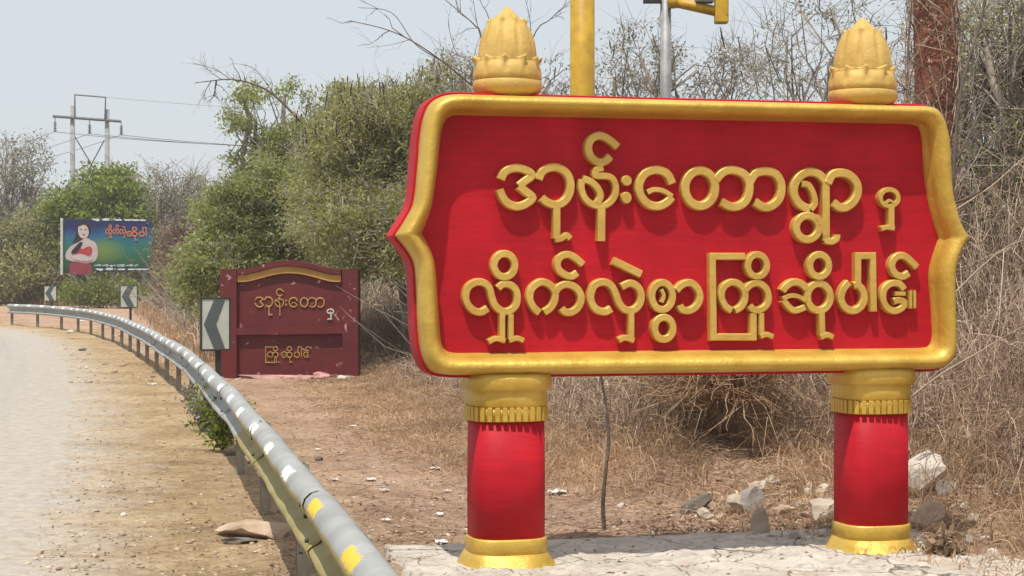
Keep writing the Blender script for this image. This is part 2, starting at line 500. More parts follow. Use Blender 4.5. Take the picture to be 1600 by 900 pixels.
OUTER = [(708,148.5),(760,149.5),(1000,156),(1250,162),(1400,166),(1444,168),(1460,181),(1469,203),(1474,238),(1476,287),(1481,320),(1490,350),(1503,371),(1488,398),(1482,427),(1481,461),(1482,513),(1481,548),(1473,567),(1455,576),(1410,577),(1300,579),(1000,583),(800,585),(740,585.5),(696,585),(671,578),(657,552),(652,516),(650,474),(647,420),(638,396),(616,368),(634,340),(645,316),(651,265),(655,214),(660,186),(669,165),(685,153)]
INNER = [(716,178.5),(766,179.5),(1000,184),(1250,189),(1400,192),(1428,194),(1437,200),(1441,215),(1443,240),(1446,280),(1451,312),(1458,342),(1468,372),(1457,403),(1452,429),(1454,461),(1457,508),(1457,528),(1452,541),(1440,545),(1400,546),(1300,547),(1000,550),(806,553),(746,553),(708,553),(694,548),(687,535),(684,510),(681,465),(678,420),(671,393),(656,365),(668,335),(674,312),(680,268),(685,222),(688,203),(693,190),(701,181)]
KEEP = (12, 32)
Ob = catmull([onboard(*p) for p in OUTER], 5, True, KEEP)
Ib = catmull([onboard(*p) for p in INNER], 5, True, KEEP)
n = len(Ob)
TK = .20
# body: extruded outline, slightly larger than the frame
cen = np.mean(Ob, axis=0)
Nn = stroke_dirs(np.array(Ob), True)
def grow2(k): return [Ob[i] + Nn[i] * k for i in range(n)]
sgn = 1 if np.linalg.norm(grow2(.02)[0] - cen) > np.linalg.norm(Ob[0] - cen) else -1
body = B()
rings = [(grow2(-.03 * sgn), .012), (grow2(.012 * sgn), .012), (grow2(.016 * sgn), .002), (grow2(.018 * sgn), -.05), (grow2(.018 * sgn), -TK + .02), (grow2(.012 * sgn), -TK)]
V = []; Fc = []
for R_, o_ in rings: V += [bw(q[0], q[1], o_) for q in R_]
for r_ in range(len(rings) - 1):
    for i in range(n):
        j = (i + 1) % n
        Fc.append((r_*n+i, r_*n+j, (r_+1)*n+j, (r_+1)*n+i))
Fc.append(tuple((len(rings)-1)*n + i for i in range(n)))
body.add(V, Fc)
body.obj('board_body', RED, SB)
# the panel inside the frame
ce = np.mean(Ib, axis=0)
mk('panel', [bw(*(ce + (q - ce) * 1.012)) for q in Ib], [tuple(range(n))[::-1]], RED, SB)
# frame: a rounded golden moulding
prof = [(-.02, -.01), (0, .02), (.03, .07), (.10, .12), (.25, .155), (.45, .165), (.68, .145), (.86, .10), (.93, .065), (.94, .045), (1.03, .030), (1.06, -.004)]
V = []
for a_, o_ in prof:
    for i in range(n):
        q = Ob[i] + (Ib[i] - Ob[i]) * a_
        w_ = .004 * noise.noise(Vector((q[0]*6, q[1]*6, a_*3)))
        V.append(bw(q[0], q[1], o_ + w_))
m_ = len(prof); I = np.arange(m_*n).reshape(m_, n); J = np.roll(I, -1, 1)
Q = np.stack([I[:-1], J[:-1], J[1:], I[1:]], -1).reshape(-1, 4)
fo = mk('frame', V, Q, GOLD, SB, smooth=True)

# ---- lettering, traced stroke by stroke (coordinates in four enlarged views of the photograph)
Z1 = (700, 180, .2378); Z2 = (1060, 180, .2378); Z3 = (700, 370, .2378); Z4 = (1060, 370, .2378)
def ring_pts(cx, cy, rx, ry, n_=14): return [(cx + rx*math.cos(2*math.pi*i/n_), cy + ry*math.sin(2*math.pi*i/n_)) for i in range(n_)]
# letter: (view, [(points, width, closed, smooth), ...])
def a_(pts, w=54): return (pts, w, False, True)
def r_(cx, cy, rx, ry, w=54): return (ring_pts(cx, cy, rx, ry), w, True, True)
def l_(pts, w=50): return (pts, w, False, False)
LINE1 = [
 (Z1, [a_([(338,425),(360,380),(400,356),(450,350),(505,366),(540,398),(500,432),(455,468)]), a_([(455,468),(500,505),(543,545),(500,585),(440,602),(380,580),(345,535),(328,490)])]),
 (Z1, [a_([(585,425),(605,378),(650,350),(710,348),(768,385),(793,450),(785,520),(748,572),(695,592),(640,575),(605,545)]), l_([(702,600),(702,812)],50), a_([(690,818),(730,812),(765,792),(790,812)],40)]),
 (Z1, [a_([(870,425),(864,480),(885,545),(930,585),(990,600),(1045,580),(1083,530),(1088,465),(1062,415),(1010,402),(958,398),(960,362),(1005,350)],44), a_([(872,420),(925,440),(968,480),(988,530),(968,580)],46),
       a_([(1052,275),(1020,305),(975,312),(925,275),(908,215),(930,160),(985,138),(1045,165),(1100,212)],52), l_([(995,606),(993,828)],52)]),
 (Z1, [r_(1160,433,14,14,40), r_(1158,545,14,18,40)]),
 (Z1, [a_([(1458,452),(1435,400),(1395,370),(1340,362),(1280,388),(1248,440),(1243,495),(1265,550),(1310,590),(1370,600),(1420,578),(1457,540)],54), a_([(1295,510),(1340,492),(1400,500),(1457,535)],32)]),
 (Z2, [r_(128,482,98,116,56), a_([(232,430),(262,392),(300,368),(350,364),(412,388),(446,440),(450,500),(430,560),(385,598),(325,602),(268,572)],54)]),
 (Z2, [a_([(455,440),(485,392),(520,375),(575,372),(625,392),(656,445),(660,505),(640,562),(590,602),(540,605),(488,572)],54)]),
 (Z2, [a_([(950,440),(905,390),(842,376),(782,405),(745,465),(747,535),(785,590),(845,622)],54), a_([(790,455),(835,462),(868,520),(878,580),(850,622)],40), l_([(950,400),(952,825)],48), a_([(940,822),(985,832),(1018,812),(1022,785)],42),
       r_(828,740,74,78,48), a_([(880,665),(920,715),(945,790)],40), a_([(960,450),(990,395),(1045,382),(1105,400),(1148,450),(1155,512),(1130,568),(1080,606),(1035,606),(998,578)],54)]),
 (Z2, [r_(1366,545,58,54,30), a_([(1340,582),(1366,562),(1394,580)],18), l_([(1378,590),(1378,742)],40), a_([(1395,745),(1350,738),(1310,750)],30)]),
]
LINE2 = [
 (Z3, [a_([(250,470),(205,495),(155,482),(118,440),(107,390),(125,330),(175,299),(228,304),(262,340),(278,400),(300,452),(345,488),(395,485),(435,450),(445,395),(432,345),(395,315),(350,312),(318,338)],48), r_(360,188,68,76,48),
       l_([(345,505),(345,668)],40), a_([(362,682),(305,668),(255,690)],34), l_([(401,505),(401,668)],36), a_([(388,680),(440,665),(482,680)],34)]),
 (Z3, [a_([(588,498),(550,462),(526,405),(540,340),(598,298),(660,318),(692,368),(688,420),(662,466),(620,495)],48), a_([(692,365),(722,328),(775,312),(835,342),(862,400),(845,460),(800,495),(755,492),(735,470)],48), a_([(835,238),(800,260),(760,252),(715,217),(706,170),(730,130),(775,118),(822,138),(872,182)],46)]),
 (Z3, [a_([(1058,472),(1020,492),(965,478),(930,432),(927,372),(955,316),(1010,298),(1060,322),(1090,378),(1112,436),(1152,478),(1205,480),(1245,442),(1256,385),(1235,332),(1185,305),(1126,330)],48), l_([(1190,500),(1190,672)],40), a_([(1206,680),(1150,662),(1108,680)],36), l_([(1072,158),(1252,246)],50)]),
 (Z3, [r_(1393,390,68,88,46), a_([(1385,345),(1402,385),(1388,430)],26), r_(1403,600,60,72,46), a_([(1485,352),(1525,314),(1579,303),(1622,340),(1639,395),(1620,450),(1574,483),(1524,478),(1508,450)],46)]),
 (Z4, [l_([(418,130),(208,130),(215,658),(476,658),(476,500)],44), a_([(332,484),(290,452),(266,390),(282,330),(332,299),(382,312),(416,352),(420,410),(395,460),(355,484)],44), a_([(420,352),(460,314),(510,305),(558,340),(574,400),(560,450),(512,482),(470,474),(452,452)],44), r_(500,190,62,72,42), l_([(526,500),(528,645)],34), a_([(518,655),(560,640),(600,655)],32)]),
 (Z4, [r_(905,395,75,88,46), a_([(825,342),(785,306),(735,299),(690,325),(666,358)],46), a_([(672,415),(705,458),(750,484),(812,462)],40), a_([(665,408),(715,388),(768,392),(815,420)],28), r_(905,190,62,72,44), l_([(920,490),(925,645)],38), a_([(912,660),(955,642),(992,658)],34)]),
 (Z4, [a_([(1102,300),(1068,340),(1050,400),(1070,456),(1122,485),(1175,465),(1202,410),(1192,352),(1160,318),(1132,322)],46), l_([(1160,330),(1160,126),(1257,126),(1263,490)],42)]),
 (Z4, [a_([(1492,240),(1452,262),(1405,242),(1382,192),(1400,145),(1440,124),(1482,138),(1545,200)],44), a_([(1462,345),(1430,308),(1375,308),(1333,345),(1325,410),(1350,463),(1400,486),(1450,465),(1462,430),(1430,415),(1392,425)],42), l_([(1400,374),(1468,374)],26)]),
 (Z4, [l_([(1503,352),(1503,470)],20)]),
 (Z4, [l_([(1530,350),(1530,468)],18)]),
]
def stroke3(bb, Qp, w, closed, hgt, to3, lift):
    """sweep a chamfered bar along Qp (2-D points on the board)"""
    Qp = [np.asarray(q, float) for q in Qp]
    N_ = stroke_dirs(Qp, closed)
    if not closed:
        pass
    # miter for corners
    m = len(Qp); sc = [1.0] * m
    for i in range(m):
        if 0 < i < m - 1 or closed:
            d1 = Qp[i] - Qp[i-1]; d2 = Qp[(i+1) % m] - Qp[i]
            d1 = d1/(np.linalg.norm(d1)+1e-9); d2 = d2/(np.linalg.norm(d2)+1e-9)
            cs = max(.5, math.sqrt(max(0, (1 + d1.dot(d2)) / 2))); sc[i] = 1 / cs
            nn = np.array([-(d1+d2)[1], (d1+d2)[0]]); ln = np.linalg.norm(nn)
            if ln > 1e-6: N_[i] = nn / ln
    prof = [(-.53, -.012), (-.52, hgt*.72), (-.47, hgt*.90), (-.38, hgt), (.38, hgt), (.47, hgt*.90), (.52, hgt*.72), (.53, -.012)]
    V = []; Fc = []
    for i in range(m):
        for a, o in prof:
            q = Qp[i] + N_[i] * a * w * sc[i]
            V.append(to3(q[0], q[1], o + (lift if o > 0 else 0)))
    k = len(prof)
    for i in range(m if closed else m - 1):
        j = (i + 1) % m
        for c in range(k - 1):
            Fc.append((i*k+c, i*k+c+1, j*k+c+1, j*k+c))
    if not closed:
        Fc.append(tuple(range(k))); Fc.append(tuple((m-1)*k + c for c in range(k))[::-1])
    bb.add(V, Fc)
def write(lines, remap, to3, mat, parent, hgt, name='letter', wscale=1.0):
    for view, strokes in lines:
        bb = B(); lift = 0
        for pts, w, closed, smooth in strokes:
            px = [(view[0] + x * view[2], view[1] + y * view[2]) for x, y in pts]
            q = [remap(*p_) for p_ in px]
            wd = np.linalg.norm(remap(px[0][0] + w * view[2], px[0][1]) - remap(*px[0])) * wscale
            if smooth: q = catmull(q, 4 if len(pts) > 4 else 5, closed)
            stroke3(bb, q, wd, closed, hgt, to3, lift); lift += hgt * .035
        bb.obj(name, mat, parent)
write(LINE1, onboard, bw, GOLDL, SB, .050, wscale=1.0)
write(LINE2, onboard, bw, GOLDL, SB, .050, wscale=1.0)

# ---- columns
def sq(ang, n_=3.2):
    c, s_ = math.cos(ang), math.sin(ang)
    r0 = (abs(c)**n_ + abs(s_)**n_) ** (-1/n_)
    return r0 * c, r0 * s_
def superlathe(bb, c, prof, n_=3.2, seg_=48, wob=0):
    V = []; Fc = []
    for r0, z0, nn in prof:
        for k in range(seg_):
            x_, y_ = sq(2*math.pi*k/seg_, nn)
            rr = r0 * (1 + wob * noise.noise(Vector((x_*3, y_*3, z0*6))))
            V.append(c + U * x_ * rr * KX + NB * y_ * rr * KX + UP * z0)
    for i in range(len(prof) - 1):
        for k in range(seg_):
            k2 = (k + 1) % seg_
            Fc.append((i*seg_+k, i*seg_+k2, (i+1)*seg_+k2, (i+1)*seg_+k))
    Fc.append(tuple(range(seg_))[::-1]); Fc.append(tuple((len(prof)-1)*seg_ + k for k in range(seg_)))
    bb.add(V, Fc)
sL = onboard(792, 700)[0]; sR = onboard(1358, 700)[0]
for s_, kx in ((sL + .018, .96), (sR + .058, .915)):
    c = A0 + U * s_ + NB * .10
    c = np.array([c[0], c[1], 0])
    KX = kx
    bb = B(); superlathe(bb, c, [(.224, .17, 3), (.226, .5, 3), (.222, .90, 3)], wob=.012); sh = bb.obj('column_shaft', RED, SB, True)
    bb = B(); superlathe(bb, c, [(.230,.944,3),(.236,.949,3),(.240,.96,3),(.240,1.00,3),(.234,1.030,3.4),(.236,1.036,3.5),(.252,1.042,3.6),(.256,1.05,3.8),(.256,1.10,4),(.250,1.13,4),(.2,1.15,4)], wob=.01); bb.obj('capital', GOLD, SB, True)
    bb = B(); superlathe(bb, c, [(.229,.862,3),(.2295,.95,3)]); nk = bb.obj('capital_neck', GOLD, SB, True)
    for k in range(36):
        an = 2*math.pi*(k+.5)/36
        x_, y_ = sq(an, 3); x2, y2 = sq(an+.02, 3); t_ = np.array([x2-x_, y2-y_]); t_ /= np.linalg.norm(t_)
        ta = U*t_[0] + NB*t_[1]; na = np.cross(ta, UP)
        bb = B(); bb.box(c + (U*x_ + NB*y_)*.233*kx + UP*.904, (.0145, .010, .041), (ta, na, UP)); bb.obj('dentil', GOLD, nk, bevel=.003)
    bb = B(); superlathe(bb, c, [(.225,.18,3),(.236,.186,3),(.238,.19,3),(.236,.10,3),(.230,.095,3)][::-1] if False else [(.230,.098,3),(.237,.104,3),(.238,.18,3),(.232,.188,3),(.222,.19,3)], wob=.01); bb.obj('base_ring', GOLD, SB, True)
    bb = B(); superlathe(bb, c, [(.305,.0,2.2),(.306,.018,2.2),(.294,.030,2.3),(.268,.062,2.6),(.243,.098,3),(.22,.108,3)], wob=.03); bb.obj('flared_foot', GOLD, SB, True)

# ---- finials: lotus buds
def finial(s_, ztop, sc=1.0):
    c = A0 + U*s_ + NB*.13; c[2] = ztop
    def petal_lathe(bb, prof, npet, seg_=96, ph=0):
        """prof rows: r, z, groove, scallop height"""
        V = []; Fc = []
        for r0, z0, g, scal in prof:
            for k in range(seg_):
                a = 2*math.pi*k/seg_ + ph
                pc = abs(math.sin(a*npet/2))                 # 0 at the seam, 1 mid petal
                rr = (r0 - g * (1 - pc)**3) * sc
                zz = z0 * sc + scal * sc * (pc ** .6 if scal > 0 else (1-pc)**1.5 * -1)
                V.append(c + U*math.cos(a)*rr + NB*math.sin(a)*rr + UP*zz)
        for i in range(len(prof)-1):
            for k in range(seg_):
                k2 = (k+1) % seg_
                Fc.append((i*seg_+k, i*seg_+k2, (i+1)*seg_+k2, (i+1)*seg_+k))
        Fc.append(tuple(range(seg_))[::-1]); Fc.append(tuple((len(prof)-1)*seg_ + k for k in range(seg_)))
        bb.add(V, Fc)
    fi = thing('lotus_finial', c, None, None)
    del ORG[fi]; bpy.data.objects.remove(fi)
    bb = B(); petal_lathe(bb, [(.135,-.02,0,0),(.145,.002,0,0),(.172,.012,0,0),(.194,.035,0,0),(.203,.062,0,0),(.200,.088,0,0),(.192,.100,0,0),(.10,.102,0,0)], 8)
    base = bb.obj('finial', GOLDM, SB, True)
    def sub(name, prof, npet, ph=0):
        bb = B(); petal_lathe(bb, prof, npet, ph=ph)
        o = bb.obj(name, GOLDM, base, True); return o
    sub('lower_petals', [(.188,.094,0,0),(.199,.104,0,0),(.200,.13,.010,0),(.197,.16,.016,0),(.187,.185,.000,0),(.178,.197,-.018,.0),(.170,.209,-.040,-.012),(.172,.219,-.040,-.020),(.166,.214,-.022,-.02),(.158,.17,0,0)], 10)
    sub('upper_petals', [(.166,.17,0,0),(.172,.215,.002,0),(.171,.26,.012,0),(.164,.31,.020,0),(.151,.36,.020,0),(.131,.405,.010,0),(.112,.426,-.008,0),(.098,.440,-.026,-.010),(.096,.449,-.024,-.014),(.094,.438,-.006,-.004),(.086,.41,0,0)], 9, .2)
    sub('bud_tip', [(.090,.42,0,0),(.088,.44,.006,0),(.074,.462,.012,0),(.054,.484,.012,0),(.036,.503,.008,0),(.020,.521,.0,0),(.006,.532,0,0)], 5, .4)
finial(onboard(801, 150)[0], onboard(791, 152)[1] + .012, 1.0)
finial(onboard(1362, 165)[0], onboard(1362, 168)[1] + .012, 1.04)

# ---- slab
def slab():
    rnd = random.Random(5)
    ss = np.linspace(-.62, 2.98, 200); dd = np.linspace(-1.3, .80, 110)
    V = []
    for j, d in enumerate(dd):
        for i, s_ in enumerate(ss):
            e = min((s_ + .62) / .12, (2.98 - s_) / .25, (.80 - d) / .1, 1)
            q = A0 + U*s_ + NB*(d + .12)
            en = .06 * noise.noise(Vector((s_*3, d*3, 1)))
            q = q + U*en + NB*(.05*noise.noise(Vector((s_*2.3, d*2, 7))))
            rough = (.018*noise.fractal(Vector((s_*3, d*3, 2)), 1, 2, 5) + .02*abs(noise.noise(Vector((s_*11, d*11, 5))))) * (1 if d < .22 + .08*noise.noise(Vector((s_*3, 0, 0))) else .22)
            z = .030 + rough - (.16 if e < .12 + .5*abs(noise.noise(Vector((s_*6, d*6, 9)))) else 0)
            V.append((q[0], q[1], z))
    V = np.array(V); n_ = len(ss); I = np.arange(len(V)).reshape(-1, n_)
    Q = np.stack([I[:-1,:-1], I[:-1,1:], I[1:,1:], I[1:,:-1]], -1).reshape(-1,4)
    o = mk('concrete_plinth', V, Q, SLABM, None, True, org=(A0[0]+1.15, A0[1]+.3, 0))
    tag(o, 'rough pale concrete slab under the two columns of the crimson board', 'plinth')
slab()

# ================================================================ guard rail
SURF = None
def rail_mat():
    m, nt, bs = new_mat('painted_steel_rail')
    a = nt.nodes.new('ShaderNodeAttribute'); a.attribute_name = 'sv'      # x = metres along, y = across the profile 0..1
    sp = nt.nodes.new('ShaderNodeSeparateXYZ'); nt.links.new(a.outputs['Vector'], sp.inputs[0])
    n1 = nz(nt, 3, 6, .6); n2 = nz(nt, 28, 6, .75)
    grey = ramp(nt, n1.outputs[0], [(.3, rgb(.25, .25, .24)), (.7, rgb(.37, .375, .365))])
    yel_shade = ramp(nt, n1.outputs[0], [(.3, rgb(.26, .21, .07)), (.7, rgb(.36, .30, .12))])  # yellow paint darkened to olive: the face's shade is in the colour
    def M(op, x, y=None, z=None):
        k = nt.nodes.new('ShaderNodeMath'); k.operation = op
        for i, v in enumerate((x, y, z)):
            if v is None: continue
            if isinstance(v, (int, float)): k.inputs[i].default_value = v
            else: nt.links.new(v, k.inputs[i])
        return k.outputs[0]
    s, v = sp.outputs[0], sp.outputs[1]
    wob = M('MULTIPLY', M('SUBTRACT', n2.outputs[0], .5), .16)
    vw = M('ADD', v, wob)
    sw = M('ADD', s, M('MULTIPLY', wob, 1.6))
    near = M('LESS_THAN', s, 17.9)                       # the last lengths have a yellow face
    face = M('MULTIPLY', M('GREATER_THAN', v, .325), near)
    c = mix(nt, face, grey.outputs[0], yel_shade.outputs[0])
    dash = M('LESS_THAN', M('FRACT', M('DIVIDE', sw, 1.42)), .24)
    top = M('MULTIPLY', M('GREATER_THAN', vw, .215), M('LESS_THAN', vw, .325))
    wh = M('MULTIPLY', dash, top)
    yl = M('MULTIPLY', wh, M('LESS_THAN', s, 11.9))
    c = mix(nt, wh, c, (.78, .79, .78, 1))
    c = mix(nt, yl, c, (.72, .47, .03, 1))
    rust = ramp(nt, n2.outputs[0], [(.54, rgb(0, 0, 0)), (.72, rgb(.65, .65, .65))])
    c = mix(nt, rust.outputs[0], c, (.27, .225, .165, 1))
    nt.links.new(c, bs.inputs['Base Color'])
    bs.inputs['Roughness'].default_value = .68; bs.inputs['Metallic'].default_value = .1
    bump(nt, bs, n2.outputs[0], .15, .004)
    return m
RAILM = rail_mat()
GR = thing('guard_rail', (RC[30][0], RC[30][1], 0), 'long grey steel crash barrier bending along the road, with white and yellow paint dashes', 'guard rail')
PROF = [(-.035,.655),(-.03,.685),(0.0,.708),(.035,.715),(.07,.705),(.097,.68),(.108,.648),(.10,.618),(.075,.595),(.03,.575),(.008,.545),(.008,.510),(.03,.478),(.066,.460),(.086,.442),(.080,.420),(.055,.405),(.02,.398),(-.01,.396)]
pl = np.concatenate([[0], np.cumsum([math.dist(PROF[i], PROF[i+1]) for i in range(len(PROF)-1)])]); pl /= pl[-1]
JO = 4.0
ns = int(RLEN // JO)
for b in range(ns + 1):
    s0 = b * JO - .12; s1 = min(RLEN, (b + 1) * JO + .0)
    s0 = max(0, s0)
    if s1 - s0 < .5: continue
    K = 28; V = []; A = []
    for i in range(K + 1):
        s_ = s0 + (s1 - s0) * i / K
        q, d, nr = rail_at(s_)
        lap = .007 * (1 - i / K)                          # each length laps over the next
        for (o_, z_), v_ in zip(PROF, pl):
            w_ = .006 * math.sin(s_ * 1.3 + b) + .010 * noise.noise(Vector((s_*2.2, v_*3, b)))
            V.append((q[0] + nr[0]*(o_ + lap + w_), q[1] + nr[1]*(o_ + lap + w_), z_ + lap*.6 + .006*math.sin(s_*.7)))
            A.append((s_, v_, 0))
    k = len(PROF); I = np.arange(len(V)).reshape(-1, k)
    Q = np.stack([I[:-1,:-1], I[:-1,1:], I[1:,1:], I[1:,:-1]], -1).reshape(-1,4)
    o = mk('rail_beam', V, Q, RAILM, GR, True)
    at = o.data.attributes.new('sv', 'FLOAT_VECTOR', 'POINT'); at.data.foreach_set('vector', np.array(A, np.float32).ravel())
    md = o.modifiers.new('thick', 'SOLIDIFY'); md.thickness = .005; md.offset = 0
    # splice bolts on the joint
    if 5 < s1 < 40:
        q, d, nr = rail_at(min(RLEN - .1, s1 - .06))
        bb = B()
        for z_, o_ in ((.60, .09), (.655, .112), (.49, .085), (.44, .112)):
            c = np.array([q[0] + nr[0]*o_, q[1] + nr[1]*o_, z_])
            bb.tube([c - np.array([nr[0], nr[1], 0])*.01, c + np.array([nr[0], nr[1], 0])*.008], .010, 6)
        for k_ in (-.035, .035):
            c = np.array([q[0] + d[0]*k_ + nr[0]*.035, q[1] + d[1]*k_ + nr[1]*.035, .712])
            bb.tube([c, c + UP*.006], .008, 6)
        bb.obj('splice_bolts', BLACK, o)['kind'] = 'stuff'
# posts
bb = B()
for c_, h_ in (((0, 0, .29), (.008, .055, .37)), ((.03, .050, .29), (.03, .006, .37)), ((.03, -.050, .29), (.03, .006, .37))):
    bb.box(c_, h_)
pm = None
s_ = RLEN - .25
while s_ > 3.5:
    q, d, nr = rail_at(s_)
    if pm is None:
        ORG[GR] = np.zeros(3)
        po = bb.obj('post', POSTM, GR); pm = po
    else:
        po = pm.copy(); C.objects.link(po); po.parent = GR
    po.location = Vector((q[0] - nr[0]*.07, q[1] - nr[1]*.07, 0)) - GR.location
    po.rotation_euler = (0, 0, math.atan2(nr[1], nr[0]))
    s_ -= 2.85
ORG[GR] = np.array(GR.location)

# ================================================================ old maroon sign
D2 = 29.8
def M2(x, y, o=0.0):
    q = P(x, y, D2); return np.array([q[0], q[1] - o, q[2]])
def slab_poly(pts, o_front, o_back, mat, name, parent):
    bb = B(); k = len(pts)
    V = [M2(x, y, o_front) for x, y in pts] + [M2(x, y, o_front)*1.0 + np.array([0, o_front - o_back, 0]) for x, y in pts]
    Fc = [tuple(range(k)), tuple(range(k, 2*k))[::-1]] + [(i, (i+1)%k, (i+1)%k+k, i+k) for i in range(k)]
    bb.add(V, Fc); return bb.obj(name, mat, parent)
S2 = thing('old_welcome_sign', tuple(M2(452, 592)), 'weathered maroon masonry sign with arched top and small faded golden script', 'sign')
arch = [(345 + 215*t, 420.5 - 13.5*max(0, math.sin(math.pi*min(1, max(0, (t-.18)/.64))))**1.3) for t in np.linspace(0, 1, 33)]
slab_poly([(345, 606)] + arch + [(560, 606)], 0, -.42, MAROON, 'sign_wall', S2)
slab_poly([(345, 606)] + [(345, 420.7), (371, 420.7), (371, 606)], .10, .002, MAROON, 'side_pier', S2)
slab_poly([(536, 606)] + [(536, 420.7), (560, 420.7), (560, 606)], .10, .002, MAROON, 'side_pier', S2)
top = [a for a in arch if 371 <= a[0] <= 536]
slab_poly(top + [(x, y + 8) for x, y in top[::-1]], .10, .004, MAROON, 'arch_moulding', S2)
slab_poly([(x, y + 9) for x, y in top] + [(x, y + 20) for x, y in top[::-1]], .06, .004, OCHRE, 'golden_band', S2)
slab_poly([(371, 512), (536, 510), (536, 521), (371, 523)], .09, .004, MAROON, 'ledge', S2)
def rm_a(x, y): return np.array([398 + (x-775)*(110/448), 451 + (y-210)*(43/170)])
def rm_b(x, y): return np.array([414 + (x-1104)*(72/321), 541 + (y-395)*(27/140)])
def rm_c(x, y): return np.array([510 + (x-1367)*(.36), 482 + (y-292)*(.26)])
to2 = lambda x, y, o: M2(x, y, o)
write(LINE1[:7], rm_a, to2, DULLGOLD, S2, .02, wscale=.62)
write(LINE1[8:9], rm_c, to2, PALECONC, S2, .02, wscale=.8)
write(LINE2[4:8], rm_b, to2, DULLGOLD, S2, .02, wscale=.6)

# ================================================================ chevron markers
def chevron(x0, x1, y0, y1, D, label, foot, yaw=.35):
    c = P((x0+x1)/2, (y0+y1)/2, D); hw = (x1-x0)/2/F*D/math.cos(yaw); hh = (y1-y0)/2/F*D
    t = thing('chevron_marker', (c[0], c[1], 0), label, 'road sign', 'white and grey chevron markers along the bend')
    ux = np.array([math.cos(yaw), math.sin(yaw), 0]); nn = np.array([math.sin(yaw), -math.cos(yaw), 0])
    def q(a, b, o): return c + ux*a*hw + UP*b*hh + nn*o
    bb = B(); bb.box(c, (hw, .012, hh), (ux, nn, UP)); bb.obj('panel', WHITEP, t)
    bb = B()
    for a in (-1, 1):
        bb.box(q(a*1.03, 0, 0), (hw*.04+.004, .02, hh*1.03), (ux, nn, UP)); bb.box(q(0, a*1.02, 0), (hw, .02, hh*.025+.004), (ux, nn, UP))
    bb.obj('border', BLACK, t)
    pts = [(-.12,.96),(.68,.96),(.04,0),(.68,-.96),(-.12,-.96),(-.84,0)]
    bb = B(); bb.add([q(a, b, .018) for a, b in pts] + [q(a, b, .010) for a, b in pts], [(0,1,2,5),(5,2,3,4)] + [(i, (i+1)%6, (i+1)%6+6, i+6) for i in range(6)])
    bb.obj('chevron', CHEV, t)
    bb = B(); bb.box(np.array([c[0], c[1], 0]) - nn*.05 + UP*(c[2]-.02+hh*.4)/2 + ux*hw*.25, (.038, .025, (c[2]+hh*.4)/2+.02), (ux, nn, UP)); bb.obj('post', BLACK, t)
chevron(316, 357, 467, 546, 25, 'large white board with a dark chevron pointing left, partly hiding the maroon sign', 600)
chevron(189, 213, 446, 480, 58, 'small white chevron board on a black post near the lower right of the billboard', 500)
chevron(70, 87, 447, 470, 84, 'smallest far white chevron board at the left, below the end of the billboard', 500)

# ================================================================ billboard
DB = 95
def BBp(x, y, o=0):
    q = P(x, y, DB); return np.array([q[0], q[1] - o + (x-97)*.012, q[2]])
BBt = thing('billboard', tuple(np.array([BBp(160, 430)[0], DB, 0])), 'blue and green advertising billboard with a woman in a red dress, beyond the bend', 'billboard')
def bb_mat():
    m, nt, bs = new_mat('billboard_print')
    tc = nt.nodes.new('ShaderNodeTexCoord'); sp = nt.nodes.new('ShaderNodeSeparateXYZ'); nt.links.new(tc.outputs['Generated'], sp.inputs[0])
    n = nz(nt, 3.0, 4, coord='Generated')
    ad = nt.nodes.new('ShaderNodeMath'); ad.operation = 'MULTIPLY_ADD'; nt.links.new(n.outputs[0], ad.inputs[0]); ad.inputs[1].default_value = .35; nt.links.new(sp.outputs[2], ad.inputs[2])
    r = ramp(nt, ad.outputs[0], [(.18, rgb(.012, .05, .03)), (.42, rgb(.03, .16, .05)), (.68, rgb(.02, .22, .17)), (.85, rgb(.015, .16, .33)), (1.0, rgb(.008, .02, .13))])
    sx = nt.nodes.new('ShaderNodeMath'); sx.operation = 'SUBTRACT'; nt.links.new(sp.outputs[0], sx.inputs[0]); sx.inputs[1].default_value = .45
    sz = nt.nodes.new('ShaderNodeMath'); sz.operation = 'SUBTRACT'; nt.links.new(sp.outputs[2], sz.inputs[0]); sz.inputs[1].default_value = .42
    a = nt.nodes.new('ShaderNodeMath'); a.operation = 'MULTIPLY'; nt.links.new(sx.outputs[0], a.inputs[0]); nt.links.new(sx.outputs[0], a.inputs[1])
    b = nt.nodes.new('ShaderNodeMath'); b.operation = 'MULTIPLY_ADD'; nt.links.new(sz.outputs[0], b.inputs[0]); nt.links.new(sz.outputs[0], b.inputs[1]); nt.links.new(a.outputs[0], b.inputs[2])
    g = ramp(nt, b.outputs[0], [(0, rgb(.75, .75, .75)), (.02, rgb(.45, .45, .45)), (.07, rgb(0, 0, 0))])
    c = mix(nt, g.outputs[0], r.outputs[0], (.30, .38, .05, 1))
    c = mix(nt, 1.0, c, (.6, .66, .68, 1), 'MULTIPLY')
    nt.links.new(c, bs.inputs['Base Color']); bs.inputs['Roughness'].default_value = .4
    return m
bb = B(); V = [BBp(98,342), BBp(228,343), BBp(228,422), BBp(98,427)]
V2 = [v + np.array([0, .12, 0]) for v in V]
bb.add(V + V2, [(0,1,2,3),(7,6,5,4),(0,4,5,1),(1,5,6,2),(2,6,7,3),(3,7,4,0)]); bb.obj('print_panel', bb_mat(), BBt)
bb = B(); bb.box((BBp(97,385,.03)), (.06,.09,1.5)); bb.obj('edge_trim', WHITEP, BBt)
